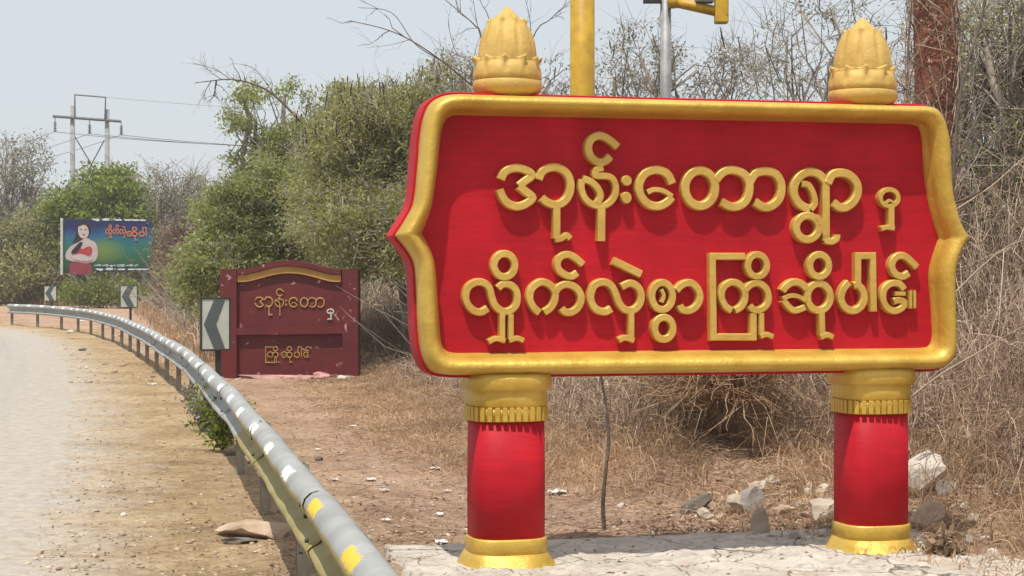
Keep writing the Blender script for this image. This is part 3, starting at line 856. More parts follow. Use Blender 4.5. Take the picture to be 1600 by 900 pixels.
def flat(pts, col, name, o, parent=BBt, closed_curve=True):
    m = simple('print_' + name, col, tuple(v*.85 for v in col), .45, 4, bmp=0)
    q = catmull([np.array(p_, float) for p_ in pts], 4, True) if closed_curve else [np.array(p_, float) for p_ in pts]
    k = len(q); V = [BBp(a[0], a[1], o) for a in q] + [BBp(a[0], a[1], .004) for a in q]
    bb = B(); bb.add(V, [tuple(range(k))] + [(i, (i+1)%k, (i+1)%k+k, i+k) for i in range(k)])
    return bb.obj(name, m, parent)
def zb(l): return [(60 + x*.2222, 320 + y*.2222) for x, y in l]
flat(zb([(290,125),(265,180),(250,230),(238,270),(262,300),(300,270),(330,200),(352,150),(330,115)]), (.012,.012,.02), 'hair', .02)
flat(zb([(215,300),(190,350),(200,385),(250,400),(330,410),(385,390),(400,330),(385,270),(350,245),(320,230),(285,255),(240,280)]), (.55,.45,.44), 'arms', .03)
flat(zb([(275,150),(272,190),(285,225),(310,235),(335,215),(342,170),(325,140),(295,135)]), (.60,.48,.46), 'face', .04)
flat(zb([(276,150),(285,122),(315,116),(340,130),(352,165),(345,200),(336,165),(322,142),(300,140)]), (.012,.012,.02), 'hair_fringe', .048)
flat(zb([(283,172),(290,168),(297,172),(290,176)]), (.05,.03,.03), 'eye', .05)
flat(zb([(312,172),(320,168),(327,172),(320,176)]), (.05,.03,.03), 'eye', .05)
flat(zb([(298,208),(308,204),(318,208),(308,214)]), (.4,.06,.07), 'mouth', .05)
flat(zb([(262,285),(285,262),(300,268),(270,330),(240,345),(228,330)]), (.012,.012,.02), 'hair_lock', .055)
flat(zb([(280,300),(300,310),(345,290),(362,310),(355,350),(320,360),(275,375),(255,350)]), (.45,.04,.04), 'dress_top', .05)
flat(zb([(245,360),(290,345),(350,370),(360,390),(310,395),(250,385)]), (.58,.46,.44), 'forearm', .06)
flat(zb([(225,405),(260,410),(320,410),(350,415),(365,470),(350,482),(300,490),(225,485),(215,470)]), (.30,.035,.06), 'skirt', .035)
flat(zb([(220,485),(235,485),(285,560),(275,570)]), (.22,.22,.20), 'brace', .02, closed_curve=False)
flat(zb([(310,485),(330,485),(385,600),(370,610)]), (.22,.22,.20), 'brace', .02, closed_curve=False)
ORNG = simple('orange_print', (.62, .16, .05), (.5, .2, .05), .5, 5, bmp=0)
WPR = simple('white_print', (.7, .75, .8), (.6, .65, .7), .5, 5, bmp=0)
toB = lambda x, y, o: BBp(x, y, o)
write(LINE2[0:3], lambda x, y: np.array([160 + (x-720)*(30/285), 350 + (y-390)*.15]), toB, ORNG, BBt, .04, wscale=1.1)
write(LINE2[5:7], lambda x, y: np.array([190 + (x-1215)*(33/160), 353 + (y-390)*.16]), toB, ORNG, BBt, .04, wscale=.8)
write(LINE1[1:7], lambda x, y: np.array([140 + (x-835)*(80/388), 341 + (y-210)*.022]), toB, WPR, BBt, .03, wscale=.4)
write(LINE2[1:7], lambda x, y: np.array([143 + (x-820)*(65/545), 413 + (y-395)*.026]), toB, WPR, BBt, .03, wscale=.4)
write(LINE1[1:7], lambda x, y: np.array([145 + (x-835)*(80/388), 419 + (y-210)*.022]), toB, WPR, BBt, .03, wscale=.4)
for x_ in (110, 168, 215):
    q = BBp(x_, 400, -.2); bb = B(); bb.tube([np.array([q[0], q[1]+.1, -.1]), q], .09, 6); bb.obj('support_post', GREYPOLE, BBt)

# ================================================================ power line
DP = 150
PY = thing('power_pylon', tuple(np.array([P(140, 430, DP)[0], DP, 0])), 'twin-pole concrete power pylon with a crossarm, rising over the distant trees', 'pylon')
for x_, y_ in ((113.5, 165), (167.5, 171)):
    q = P(x_, y_, DP); bb = B(); bb.tube([np.array([q[0], DP, -.2]), q], [.27, .19], 10); bb.obj('pole', POLECONC, PY, True)
bb = B(); a, b = P(84, 182, DP), P(190, 190, DP); a[1] -= .3; b[1] -= .3
bb.tube([a, b], .12, 4); bb.obj('crossarm', STEEL, PY)
bb = B(); bb.tube([P(117, 186, DP-.35), P(117, 148, DP-.35), P(165, 152, DP-.35), P(164, 189, DP-.35)], .08, 5); bb.obj('top_frame', STEEL, PY)
bb = B(); bb.tube([P(116, 212, DP+.1), P(146, 262, DP+.1)], .05, 4); bb.tube([P(163, 219, DP+.2), P(128, 285, DP+.2)], .05, 4); bb.obj('bracing', STEEL, PY)
INS = [(86, 186, 206), (140, 191, 209), (189.5, 193, 211)]
for x_, ya, yb in INS:
    q0, q1 = P(x_, ya - 3, DP-.3), P(x_, yb, DP-.3)
    bb = B(); bb.tube([q0, q1], .035, 5)
    for k in range(5):
        m_ = q0 + (q1-q0)*(.3+.14*k); bb.tube([m_, m_ - UP*.12], [.06, .17], 8)
    bb.obj('insulator', STEEL, PY)
PL = thing('power_line', tuple(np.array([P(140, 430, DP)[0], DP - .3, 8])), 'thin overhead wires slung from the twin-pole pylon across the sky', 'power line')
for x_, y_ in ((86, 206), (140, 209), (189.5, 211)):
    q = P(x_, y_, DP-.3)
    for e in (P(x_ + 560, y_ + 22, DP - 15), P(x_ - 260, y_ + 62, DP + 20)):
        pts = [q + (e-q)*t - UP*2.0*t*(1-t) for t in np.linspace(0, 1, 10)]
        bb = B(); bb.tube(pts, .026, 3); bb.obj('wire', STEEL, PL)
q = P(165, 152, DP-.35); e = P(700, 185, DP-15)
bb = B(); bb.tube([q + (e-q)*t - UP*.8*t*(1-t) for t in np.linspace(0, 1, 10)], .014, 3); bb.obj('wire', STEEL, PL)

# ================================================================ poles behind the board
q = P(910, 430, 24)
bb = B(); bb.tube([np.array([q[0], 24, -.2]), np.array([q[0], 24, 7.5])], .165, 20)
yp = bb.obj('yellow_pole', YELLOW, None, True, org=(q[0], 24, 0)); tag(yp, 'thick round yellow painted pole rising behind the top of the crimson board', 'pole')
q = P(1041, 430, 24)
GP = thing('lamp_post', (q[0], 24, 0), 'slim grey metal post with a yellow pipe arm, behind the crimson board', 'lamp post')
bb = B(); bb.tube([np.array([q[0], 24, -.2]), np.array([q[0]-.01, 24, 6.6])], [.085, .07], 14); bb.obj('pole', GREYPOLE, GP, True)
bb = B(); bb.tube([P(1049, 2, 23.9), P(1125, 19, 23.9)], .068, 14); bb.obj('pipe_arm', YELLOW, GP, True)
bb = B(); bb.tube([P(1052, -6, 23.9), P(1053, 12, 23.9)], .085, 12); bb.obj('arm_collar', YELLOW, GP, True)
bb = B(); bb.box(P(1127, 17, 23.9), (.09, .09, .17)); bb.box(P(1135, 0, 23.9), (.02, .1, .22)); bb.obj('end_bracket', YELLOW, GP, bevel=.02)
bb = B(); bb.box(P(1100, -4, 23.9), (.12, .1, .07)); bb.tube([P(1005, 0, 23.95), P(1033, 0, 23.95)], .05, 8); bb.obj('clamp', STEEL, GP)

# ================================================================ vegetation
RN = np.random.default_rng(11)
def unit(v): return v / (np.linalg.norm(v, axis=-1, keepdims=True) + 1e-9)
def rand_dir(n, rng): return unit(rng.normal(size=(n, 3)))

def tubes(Pn, R, sides=3):
    """Pn (N,K,3) polylines, R (N,K) radii -> V, Q"""
    N, K, _ = Pn.shape
    d = unit(np.gradient(Pn, axis=1))
    ref = np.tile(np.array([.31, .27, .91]), (N, K, 1))
    a = unit(np.cross(d, ref)); b = np.cross(d, a)
    ang = np.arange(sides) * 2 * np.pi / sides
    V = Pn[:, :, None] + R[:, :, None, None] * (np.cos(ang)[None, None, :, None] * a[:, :, None] + np.sin(ang)[None, None, :, None] * b[:, :, None])
    I = np.arange(N * K * sides).reshape(N, K, sides); J = np.roll(I, -1, 2)
    Q = np.stack([I[:, :-1], J[:, :-1], J[:, 1:], I[:, 1:]], -1).reshape(-1, 4)
    return V.reshape(-1, 3), Q
def blades(Pn, Wd, rng):
    """flat ribbons"""
    N, K, _ = Pn.shape
    d = unit(np.gradient(Pn, axis=1))
    side = unit(np.cross(d, rand_dir(N, rng)[:, None, :]))
    V = np.stack([Pn - side * Wd[..., None] / 2, Pn + side * Wd[..., None] / 2], 2)
    I = np.arange(N * K * 2).reshape(N, K, 2)
    Q = np.stack([I[:, :-1, 0], I[:, :-1, 1], I[:, 1:, 1], I[:, 1:, 0]], -1).reshape(-1, 4)
    return V.reshape(-1, 3), Q
def leaves(c, L, rng, ratio=.38, droop=.25):
    N = len(c)
    u = rand_dir(N, rng); u[:, 2] -= droop; u = unit(u)
    w = unit(np.cross(u, rand_dir(N, rng)))
    L = np.asarray(L)[:, None]; nrm = np.cross(u, w)
    V = np.stack([c, c + u*L*.45 + w*L*ratio*.5 + nrm*L*.06, c + u*L, c + u*L*.45 - w*L*ratio*.5 + nrm*L*.06], 1)
    return V.reshape(-1, 3), np.arange(N*4).reshape(N, 4)
class Acc:
    def __init__(s): s.v = []; s.q = []; s.n = 0
    def add(s, VQ):
        V, Q = VQ
        if len(V): s.v.append(V); s.q.append(Q + s.n); s.n += len(V)
    def obj(s, name, mat, parent=None, smooth=False):
        return mk(name, np.concatenate(s.v), np.concatenate(s.q), mat, parent, smooth)

def curve_between(p0, p1, K, wob, rng, sag=0):
    """(N,3),(N,3)->(N,K,3) wandering lines"""
    N = len(p0); t = np.linspace(0, 1, K)[None, :, None]
    L = np.linalg.norm(p1 - p0, axis=1)[:, None, None]
    o = rng.normal(size=(N, K, 3)) * wob * L
    o[:, 0] = 0; o[:, -1] = 0
    o[:, :, 2] += (sag * L[:, :, 0] * np.sin(np.pi * t[0, :, 0])[None, :])
    return p0[:, None] + (p1 - p0)[:, None] * t + o

def blob_tree(name, label, cat, base, blobs, seed, leafm, barkm=BARK, trunk_r=.12, clusters=260, per=40, leaf=.07, crad=.22,
              twigs=4, twiglen=.35, twig_r=.006, shell=.55, pods=0, podm=None, group=None, ratio=.38, stems=1, droop=.25):
    """blobs: (x px, y px, D, rx px, ry px, depth radius in m). limbs run from the trunk into every blob, branches into leaf clusters"""
    rng = np.random.default_rng(seed)
    base = np.array(base, float)
    t = thing(name, base, label, cat, group)
    tr = Acc(); lf = Acc(); pd = Acc()
    cents = []; radii = []
    dens_ = np.array([b_[6] if len(b_) > 6 else 1.0 for b_ in blobs])
    for x, y, D, rx, ry, rz in [b_[:6] for b_ in blobs]:
        cents.append(P(x, y, D)); radii.append((rx/F*D, rz, ry/F*D))
    cents = np.array(cents); radii = np.array(radii)
    vol = np.prod(radii, axis=1) ** .75 * dens_
    cnt = np.maximum(4, (clusters * vol / vol.sum()).astype(int))
    low = cents[:, 2].min()
    fork_z = base[2] + (cents[:, 2].mean() - base[2]) * .35
    fork = np.array([base[0], base[1], fork_z]) + rng.normal(size=3) * [.1, .1, 0]
    bb = B()
    for k in range(stems):
        o0 = base + (rng.normal(size=3) * [.25, .25, 0] if stems > 1 else 0); o0[2] = base[2] - .1
        f2 = fork + (rng.normal(size=3) * [.5, .4, .15] if stems > 1 else 0)
        mid = (o0 + f2)/2 + rng.normal(size=3)*[.06, .06, 0]
        bb.tube([o0, o0*.8+mid*.2 + np.array([0,0,.02]), mid, f2], [trunk_r*1.35/math.sqrt(stems), trunk_r*1.05/math.sqrt(stems), trunk_r*.9/math.sqrt(stems), trunk_r*.72/math.sqrt(stems)], 9)
    bb.obj('trunk', barkm, t, True)
    nb = len(blobs)
    limb = curve_between(np.repeat(fork[None], nb, 0), cents, 6, .05, rng, .06)
    taper = np.linspace(1, .4, 6)[None] * trunk_r * .6 * np.ones((nb, 1))
    tr.add(tubes(limb, taper, 6))
    for i in range(nb):
        n_ = cnt[i]
        u = rand_dir(n_, rng); rr = rng.random(n_)[:, None] ** (1/3) * (1 - shell) + shell * (rng.random(n_)[:, None]**.25)
        lump = 1 + .28 * np.array([noise.noise(Vector((a[0]*2.3+i*5, a[1]*2.3, a[2]*2.3))) for a in u])[:, None]
        cp = cents[i] + u * rr * lump * radii[i]
        cp = cp[cp[:, 2] > .15]
        n_ = len(cp)
        # branch from the limb to each cluster
        kk = rng.integers(2, 6, n_)
        st = limb[i][kk]
        # every few clusters share a branch
        br = curve_between(st, cp, 5, .07, rng, .05)
        L = np.linalg.norm(cp - st, axis=1)
        tr.add(tubes(br, np.linspace(1, .28, 5)[None] * (.006 + .011 * L[:, None]) * (trunk_r/.12)**.5, 3))
        # twigs around the cluster
        if twigs:
            ct = np.repeat(cp, twigs, 0); dr = rand_dir(len(ct), rng); out_ = unit(np.repeat(cp, twigs, 0) - cents[i])
            dr = unit(dr + out_ * .7 + np.array([0, 0, .25]))
            e = ct + dr * twiglen * (.5 + rng.random((len(ct), 1)))
            tw = curve_between(ct, e, 3, .06, rng, .05)
            tr.add(tubes(tw, np.array([[1, .7, .35]]) * twig_r * (.7 + .6*rng.random((len(ct), 1))), 3))
        if per:
            m_ = per * n_
            w_ = rng.random(n_); idx = rng.choice(n_, m_, p=w_/w_.sum())
            c = cp[idx] + rng.normal(size=(m_, 3)) * crad * np.array([1, 1, .7])
            lf.add(leaves(c, leaf * (.6 + .8*rng.random(m_)), rng, ratio, droop))
        if pods and cents[i, 2] >= np.median(cents[:, 2]):
            m_ = int(pods * n_); o_z = np.argsort(cp[:, 2]); idx = o_z[(n_ * (.55 + .45*rng.random(m_))).astype(int)]
            c = cp[idx] + rng.normal(size=(m_, 3)) * crad
            e = c + np.stack([rng.normal(size=m_)*.04, rng.normal(size=m_)*.04, -.18 - .20*rng.random(m_)], 1)
            c[:, 2] += .08; e[:, 2] += .08; e[:, :2] += rng.normal(size=(m_, 2)) * .05
            pd.add(blades(curve_between(c, e, 3, .05, rng), np.array([[.014, .030, .012]]) * np.ones((m_, 1)), rng))
    o = tr.obj('branches', barkm, t); o['kind'] = 'stuff'
    if per: o = lf.obj('crown', leafm, t); o['kind'] = 'stuff'
    if pods: o = pd.obj('seed_pods', podm, t); o['kind'] = 'stuff'
    return t

GRN = leaf_mat('fresh_green_leaves', [(.18, .225, .04), (.29, .33, .08), (.41, .43, .16), (.21, .26, .05), (.54, .54, .31)], trans=.5)
GRNB = leaf_mat('bright_green_leaves', [(.12, .18, .02), (.20, .265, .03), (.31, .345, .07), (.15, .215, .025)])
OLV = leaf_mat('olive_leaves', [(.22, .235, .06), (.33, .335, .105), (.46, .44, .18), (.27, .28, .08), (.56, .51, .31)], trans=.5)
GRY = leaf_mat('dusty_grey_leaves', [(.19, .19, .12), (.28, .27, .19), (.38, .36, .28), (.22, .22, .14)])
DRY = leaf_mat('dry_brown_leaves', [(.22, .145, .085), (.33, .225, .135), (.43, .315, .21), (.27, .175, .11)], trans=.25)
TAN = leaf_mat('straw', [(.34, .22, .125), (.50, .335, .20), (.62, .45, .29), (.42, .275, .165)], trans=.35)
TWG = leaf_mat('dead_twigs', [(.20, .135, .095), (.32, .225, .16), (.44, .33, .24), (.56, .44, .34)], .8, 0)
POD = leaf_mat('dark_pods', [(.035, .025, .02), (.06, .04, .03), (.085, .06, .045)], trans=.1)

# --- the middle of the picture: green tree and olive scrub
blob_tree('leafy_tree', 'light green leafy tree rising behind the maroon sign', 'tree', (P(440, 430, 37)[0], 37, 0),
          [(400,190,37,50,52,1.2,.42),(352,345,36,56,66,1.0,1.1),(425,310,36,80,75,1.3,1.2),(322,420,35,52,45,1.0,1.1),(475,220,37.5,62,58,1.2,.7),(445,380,35.5,80,55,1.2,1.2),(392,255,37,42,40,1.0,.6),(298,455,35,30,25,.6),(445,148,37,42,24,.6,.35),(375,145,36.5,26,22,.4,.25),(520,160,37.5,45,30,.7,.4)],
          21, GRN, GREYBARK, trunk_r=.16, clusters=470, per=84, leaf=.085, crad=.135, twigs=4, twig_r=.006, droop=.3, shell=.35)
blob_tree('pod_tree', 'wide olive scrub tree hung with dark pods, directly left of the crimson board', 'tree', (P(668, 430, 33)[0], 33, 0),
          [(560,230,33,95,85,1.5),(640,200,32.5,85,60,1.3),(690,250,32,70,100,1.3),(560,350,32,110,80,1.5),(650,370,31,90,90,1.4),(600,165,33,90,35,1.0),(700,150,32,55,45,1.0),(500,300,33,60,70,1.1),(720,370,31,60,90,1.2)],
          22, OLV, GREYBARK, trunk_r=.15, clusters=820, per=92, leaf=.078, crad=.165, twigs=4, twiglen=.42, shell=.4, twig_r=.006, pods=1.9, podm=POD, stems=3, droop=.3)
blob_tree('thin_tree', 'sparse grey-green tree showing above the board, left of the thick yellow pole', 'tree', (P(800, 430, 27)[0], 27, 0),
          [(720,120,27,60,45,1.0),(770,150,27,60,60,1.0),(860,130,27,45,50,1.0),(800,220,27,120,70,1.2)],
          23, GRY, GREYBARK, trunk_r=.11, clusters=95, per=44, leaf=.06, crad=.13, twigs=5, twiglen=.5, twig_r=.005, pods=.3, podm=POD)
blob_tree('thin_tree', 'sparse grey-green tree around the slim grey post and its yellow pipe arm', 'tree', (P(1010, 430, 28)[0], 28, 0),
          [(960,120,28,50,60,1.0),(1000,90,28.5,60,60,1.0),(1090,110,28,70,70,1.0),(1150,120,28,55,60,1.0),(1040,200,28,140,60,1.2)],
          24, GRY, GREYBARK, trunk_r=.11, clusters=125, per=42, leaf=.06, crad=.13, twigs=5, twiglen=.5, twig_r=.005, pods=.3, podm=POD)
blob_tree('bare_tree', 'nearly leafless thorny tree behind the right finial', 'tree', (P(1250, 430, 23)[0], 23, 0),
          [(1230,60,23,80,80,1.2),(1300,20,23,90,80,1.2),(1380,70,23,70,80,1.2),(1200,180,23,80,90,1.2),(1330,180,23,110,80,1.2)],
          25, GRY, GREYBARK, trunk_r=.06, clusters=85, per=18, leaf=.055, crad=.13, twigs=5, twiglen=.6, twig_r=.0055, pods=.12, podm=POD)
blob_tree('tangled_tree', 'dense tangle of dry branches with dull leaves, filling the upper right corner', 'tree', (P(1570, 430, 19)[0], 19, 0),
          [(1540,60,19,80,90,1.3),(1600,100,19,80,110,1.3),(1500,180,19.5,60,90,1.0),(1560,260,19,90,90,1.3),(1620,330,18.5,70,110,1.2),(1520,330,19,60,90,1.0),(1480,40,20,50,70,.9),(1590,10,19,90,60,1.2)],
          26, OLV, GREYBARK, trunk_r=.13, clusters=240, per=40, leaf=.05, crad=.15, twigs=6, twiglen=.6, twig_r=.006, stems=2)
blob_tree('tangled_tree', 'second tangled dry tree, deeper in the thicket behind the right column', 'tree', (P(1430, 430, 22)[0], 22, 0),
          [(1440,260,22,100,110,1.3),(1380,330,22,120,100,1.3),(1500,420,21,110,90,1.3),(1600,470,20,90,90,1.3),(1530,120,24,90,110,1.2)],
          27, DRY, GREYBARK, trunk_r=.11, clusters=230, per=34, leaf=.055, crad=.17, twigs=7, twiglen=.6, twig_r=.006, stems=3)

# --- far left
blob_tree('far_tree', 'tall sparse greyish tree cut by the left edge of the picture', 'tree', (P(20, 430, 112)[0], 112, 0),
          [(20,250,112,48,42,2.2),(60,290,112,36,42,2.0),(0,300,112,60,50,2.2),(40,225,112,28,20,1.4),(30,340,112,70,40,2.4)],
          31, GRY, GREYBARK, trunk_r=.25, clusters=120, per=60, leaf=.2, crad=.36, twigs=2, twiglen=1.0, twig_r=.018)
blob_tree('round_green_tree', 'vivid green round-topped tree rising right behind the billboard', 'tree', (P(165, 430, 103)[0], 103, 0),
          [(165,300,103,55,36,2.3),(110,330,103,45,35,2.2),(210,320,103,42,32,2.0),(160,345,103,85,40,2.6),(130,375,103,75,45,2.4),(205,370,103,55,40,2.2),(180,280,103,28,16,1.4)],
          32, GRNB, BARK, trunk_r=.26, clusters=430, per=64, leaf=.24, crad=.40, twigs=2, twiglen=.8, twig_r=.015, ratio=.5)
blob_tree('brown_shrub', 'brownish shrub on the far left, beside the bend and left of the billboard', 'shrub', (P(40, 470, 104)[0], 104, 0),
          [(50,370,104,50,50,2.4),(0,380,104,60,60,2.6),(80,420,102,50,40,2.4),(20,430,101,60,40,2.4)],
          33, OLV, BARK, trunk_r=.16, clusters=260, per=64, leaf=.24, crad=.45, twigs=5, twiglen=1.0, twig_r=.018, stems=3)
blob_tree('bare_far_tree', 'pale nearly leafless far tree just right of the round green tree', 'tree', (P(270, 430, 80)[0], 80, 0),
          [(262,300,80,26,34,1.3),(290,310,80,34,42,1.6),(318,340,80,35,55,1.8),(285,370,80,32,60,1.5),(250,275,80,18,16,.8),(310,420,78,45,50,1.8)],
          34, GRY, GREYBARK, trunk_r=.18, clusters=220, per=44, leaf=.14, crad=.30, twigs=4, twiglen=.9, twig_r=.015, stems=3)
blob_tree('brown_shrub', 'dull brown shrub just right of the billboard, above the second chevron board', 'shrub', (P(285, 470, 72)[0], 72, 0),
          [(278,400,72,26,45,1.0),(296,430,70,38,45,1.3),(284,460,72,30,30,1.0),(315,450,66,45,40,1.4)],
          35, DRY, BARK, trunk_r=.14, clusters=380, per=48, leaf=.15, crad=.34, twigs=8, twiglen=.8, twig_r=.011, stems=3)

blob_tree('low_scrub', 'low dark scrub growing under the billboard and hiding its posts', 'shrub', (P(165, 470, 93)[0], 93, 0),
          [(120,458,93,30,17,1.2),(160,462,93,36,18,1.2),(205,460,92,30,16,1.1),(175,446,93.5,50,12,1.0)],
          36, GRNB, BARK, trunk_r=.08, clusters=150, per=40, leaf=.17, crad=.26, twigs=5, twiglen=.6, twig_r=.012, stems=3)

# --- individual thin branches against the sky
def branch_thing(name, label, cat, base, lines, rad0, mat, seed, sub=5, sublen=.5, group=None):
    rng = np.random.default_rng(seed)
    t = thing(name, base, label, cat, group); bb = B(); A = Acc()
    for pts, D, r0 in lines:
        q = catmull([P(x, y, D + dd) for x, y, dd in pts], 5)
        bb.tube(q, list(np.linspace(r0, r0*.3, len(q))), 6)
        for k in range(sub):
            i = rng.integers(len(q)//4, len(q)); p0 = q[i]
            dr = unit(q[min(i+1, len(q)-1)] - q[max(i-1, 0)]) + rng.normal(size=3)*.6
            e = p0 + unit(dr)*sublen*(.4+rng.random())
            c = curve_between(p0[None], e[None], 4, .06, rng, .03)
            A.add(tubes(c, np.array([[1, .8, .6, .3]])*r0*.45, 3))
            for j in range(2):
                i2 = rng.integers(1, 4); e2 = c[0, i2] + unit(dr + rng.normal(size=3)*.7)*sublen*.45*rng.random()
                A.add(tubes(curve_between(c[0, i2][None], e2[None], 3, .06, rng), np.array([[.8, .6, .3]])*r0*.35, 3))
    bb.obj('limb', mat, t, True)
    o = A.obj('twigs', mat, t); o['kind'] = 'stuff'
    return t
branch_thing('bare_sapling', 'leafless sapling fanning its thin branches left over the sky, behind the left finial', 'tree', (P(770,430,21)[0], 21, 0),
   [([(775,560,0),(772,330,0),(765,160,0),(745,140,0),(690,95,-.2),(640,62,-.3),(600,45,-.3),(545,32,-.3)],21,.016),
    ([(765,170,0),(740,125,0),(700,100,.2),(650,70,.2),(612,20,.3),(560,12,.3)],21,.010),
    ([(770,190,0),(752,60,0),(742,40,0),(720,20,0),(690,-5,0)],21,.012),
    ([(752,60,0),(745,35,.1),(738,-10,.1)],21,.007),([(770,120,0),(765,35,.1),(752,5,.1),(748,-10,.1)],21,.007),
    ([(772,250,0),(830,65,0),(860,30,0),(892,0,0)],21,.010),([(830,65,0),(828,30,0),(820,-5,0)],21,.006),
    ([(765,180,0),(735,100,0),(715,85,.1),(705,60,.1),(700,30,.1)],21,.007),([(640,62,-.3),(610,70,-.3),(570,75,-.3)],21,.004)], .016, DARKTWIG, 41, 4, .35)
branch_thing('dry_branch_tree', 'dark crooked sapling crossing in front of the tangle, just right of the board', 'tree', (P(1480,700,15.5)[0], 15.5, 0),
   [([(1480,700,0),(1478,430,0),(1488,300,0),(1500,150,0),(1530,40,.1),(1545,-20,.1)],15.5,.024),
    ([(1482,320,0),(1530,300,-.2),(1600,240,-.3),(1650,200,-.3)],15.5,.011),
    ([(1490,270,0),(1440,160,.2),(1400,125,.3),(1340,40,.3),(1330,-10,.3)],15.5,.012),
    ([(1490,260,0),(1560,120,.2),(1600,60,.2),(1620,20,.2)],15.5,.010),
    ([(1500,160,0),(1450,110,0),(1420,85,0),(1425,-10,0)],15.5,.008)], .02, DARKTWIG, 42, 6, .5)
branch_thing('fallen_cane', 'long pale dry cane slanting up from the right column towards the right edge', 'branch', tuple(P(1424,616,12.6)),
   [([(1424,620,0),(1470,585,0),(1530,550,.1),(1570,525,.2),(1610,505,.3)],12.6,.008),([(1430,640,0),(1455,590,0),(1500,560,.1),(1610,475,.2)],12.6,.006)], .008, TWG, 43, 5, .3)
branch_thing('fallen_cane', 'bare curved cane arching up beside the right column near its neck', 'branch', tuple(P(1440,690,12.8)),
   [([(1425,672,0),(1434,640,0),(1428,610,0),(1440,585,0),(1470,560,.1)],12.8,.007),([(1500,610,.1),(1545,585,.1),(1610,560,.1)],12.8,.006)], .008, TWG, 44, 5, .3)
branch_thing('fallen_cane', 'pale cane slanting through the tangle at the right edge, halfway down the board', 'branch', tuple(P(1500,440,15)),
   [([(1480,470,0),(1530,420,0),(1575,385,.1),(1620,370,.2)],15,.009),([(1490,330,.1),(1550,290,.1),(1600,245,.2)],15,.010)], .008, TWG, 45, 5, .4)
branch_thing('bare_branch', 'bare dark branch poking into the sky at the upper left of the leafy tree', 'branch', tuple(P(440,170,36)),
   [([(470,190,0),(430,150,0),(400,133,0),(360,124,-.1),(318,128,-.2)],36,.028),([(360,124,0),(335,108,0),(300,98,0)],36,.010),([(430,150,0),(400,110,0),(375,100,0)],36,.009),([(345,124,0),(320,105,0),(312,95,0)],36,.008),([(330,127,0),(322,140,0),(318,158,0)],36,.010),([(338,126,0),(336,140,0),(334,150,0)],36,.022)], .02, DARKTWIG, 46, 6, .35)
bb = B()
stk = [P(945,832,11.9), P(942,790,11.9), P(946,740,11.9), P(951,690,11.95), P(948,640,12), P(941,600,12), P(935,560,12)]
bb.tube(catmull(stk, 4), list(np.linspace(.015, .007, 25)), 6)
o = bb.obj('dead_sapling', BARK, None, True, org=stk[0]); tag(o, 'single thin dark upright stick in the soil under the board, between the columns', 'stick')

# --- reddish trunk wrapped in creepers
q = P(1458, 430, 17.5)
RT = thing('creeper_wrapped_trunk', (q[0], 17.5, 0), 'thick rust-red trunk wrapped in dry creepers, right of the right finial', 'tree trunk')
REDB = simple('rusty_bark', (.24, .085, .045), (.13, .05, .03), .85, 4, bmp=.8, bd=.03)
bb = B(); bb.tube([np.array([q[0]+.02*math.sin(k), 17.5, -.1 + k*.5]) for k in range(11)], [.20 + .012*math.sin(k*1.7) for k in range(11)], 14); bb.obj('trunk', REDB, RT, True)
rng = np.random.default_rng(5); A = Acc()
for k in range(260):
    a0 = rng.random()*6.28; z0 = rng.random()*5; m = 7; turn = rng.normal()*1.6; up = rng.normal()*.8
    r0 = .205 + rng.random()*.05
    pts = np.array([[q[0] + math.cos(a0+turn*i/m)*(r0 + .03*rng.random()), 17.5 + math.sin(a0+turn*i/m)*(r0+.03*rng.random()), z0 + up*i/m] for i in range(m)])
    A.add(tubes(pts[None], np.full((1, m), .003 + .005*rng.random()), 3))
o = A.obj('creepers', TWG, RT); o['kind'] = 'stuff'
A = Acc(); n_ = 2600; an = rng.random(n_)*6.28; c = np.stack([q[0]+np.cos(an)*(.22+.1*rng.random(n_)), 17.5+np.sin(an)*(.22+.1*rng.random(n_)), rng.random(n_)*5], 1)
c = c[(np.abs(np.sin(an*1.3 + c[:, 2]*1.2)) > .35)]
A.add(leaves(c, .03 + .03*rng.random(len(c)), rng)); o = A.obj('dry_leaves', DRY, RT); o['kind'] = 'stuff'

# --- the dry thicket: a mass of arching dead canes and straw
EDGE = np.array([(-36, 106), (-28, 101), (-20.8, 98), (-17.6, 86), (-13.3, 68), (-10.2, 54), (-8.0, 44), (-6.0, 36.5), (-4.4, 32.2), (-2.2, 31.2), (-1.45, 27), (-.4, 21.5), (.4, 17.6), (1.3, 15.4), (2.2, 14.3), (3.0, 13.0), (3.45, 11.6), (3.9, 10.3), (4.6, 8.8)])
ec = np.array(catmull(list(EDGE), 10)); el = np.concatenate([[0], np.cumsum(np.linalg.norm(np.diff(ec, axis=0), axis=1))])
def edge_at(s):
    x = np.interp(s, el, ec[:, 0]); y = np.interp(s, el, ec[:, 1])
    x2 = np.interp(s + .3, el, ec[:, 0]); y2 = np.interp(s + .3, el, ec[:, 1])
    x1 = np.interp(s - .3, el, ec[:, 0]); y1 = np.interp(s - .3, el, ec[:, 1])
    t = unit(np.stack([x2-x1, y2-y1], 1)); back = np.stack([-t[:, 1], t[:, 0]], 1)     # away from the camera
    return np.stack([x, y], 1), back
def gz(pts): return np.array([ground_z(a, b)[0] for a, b in pts])
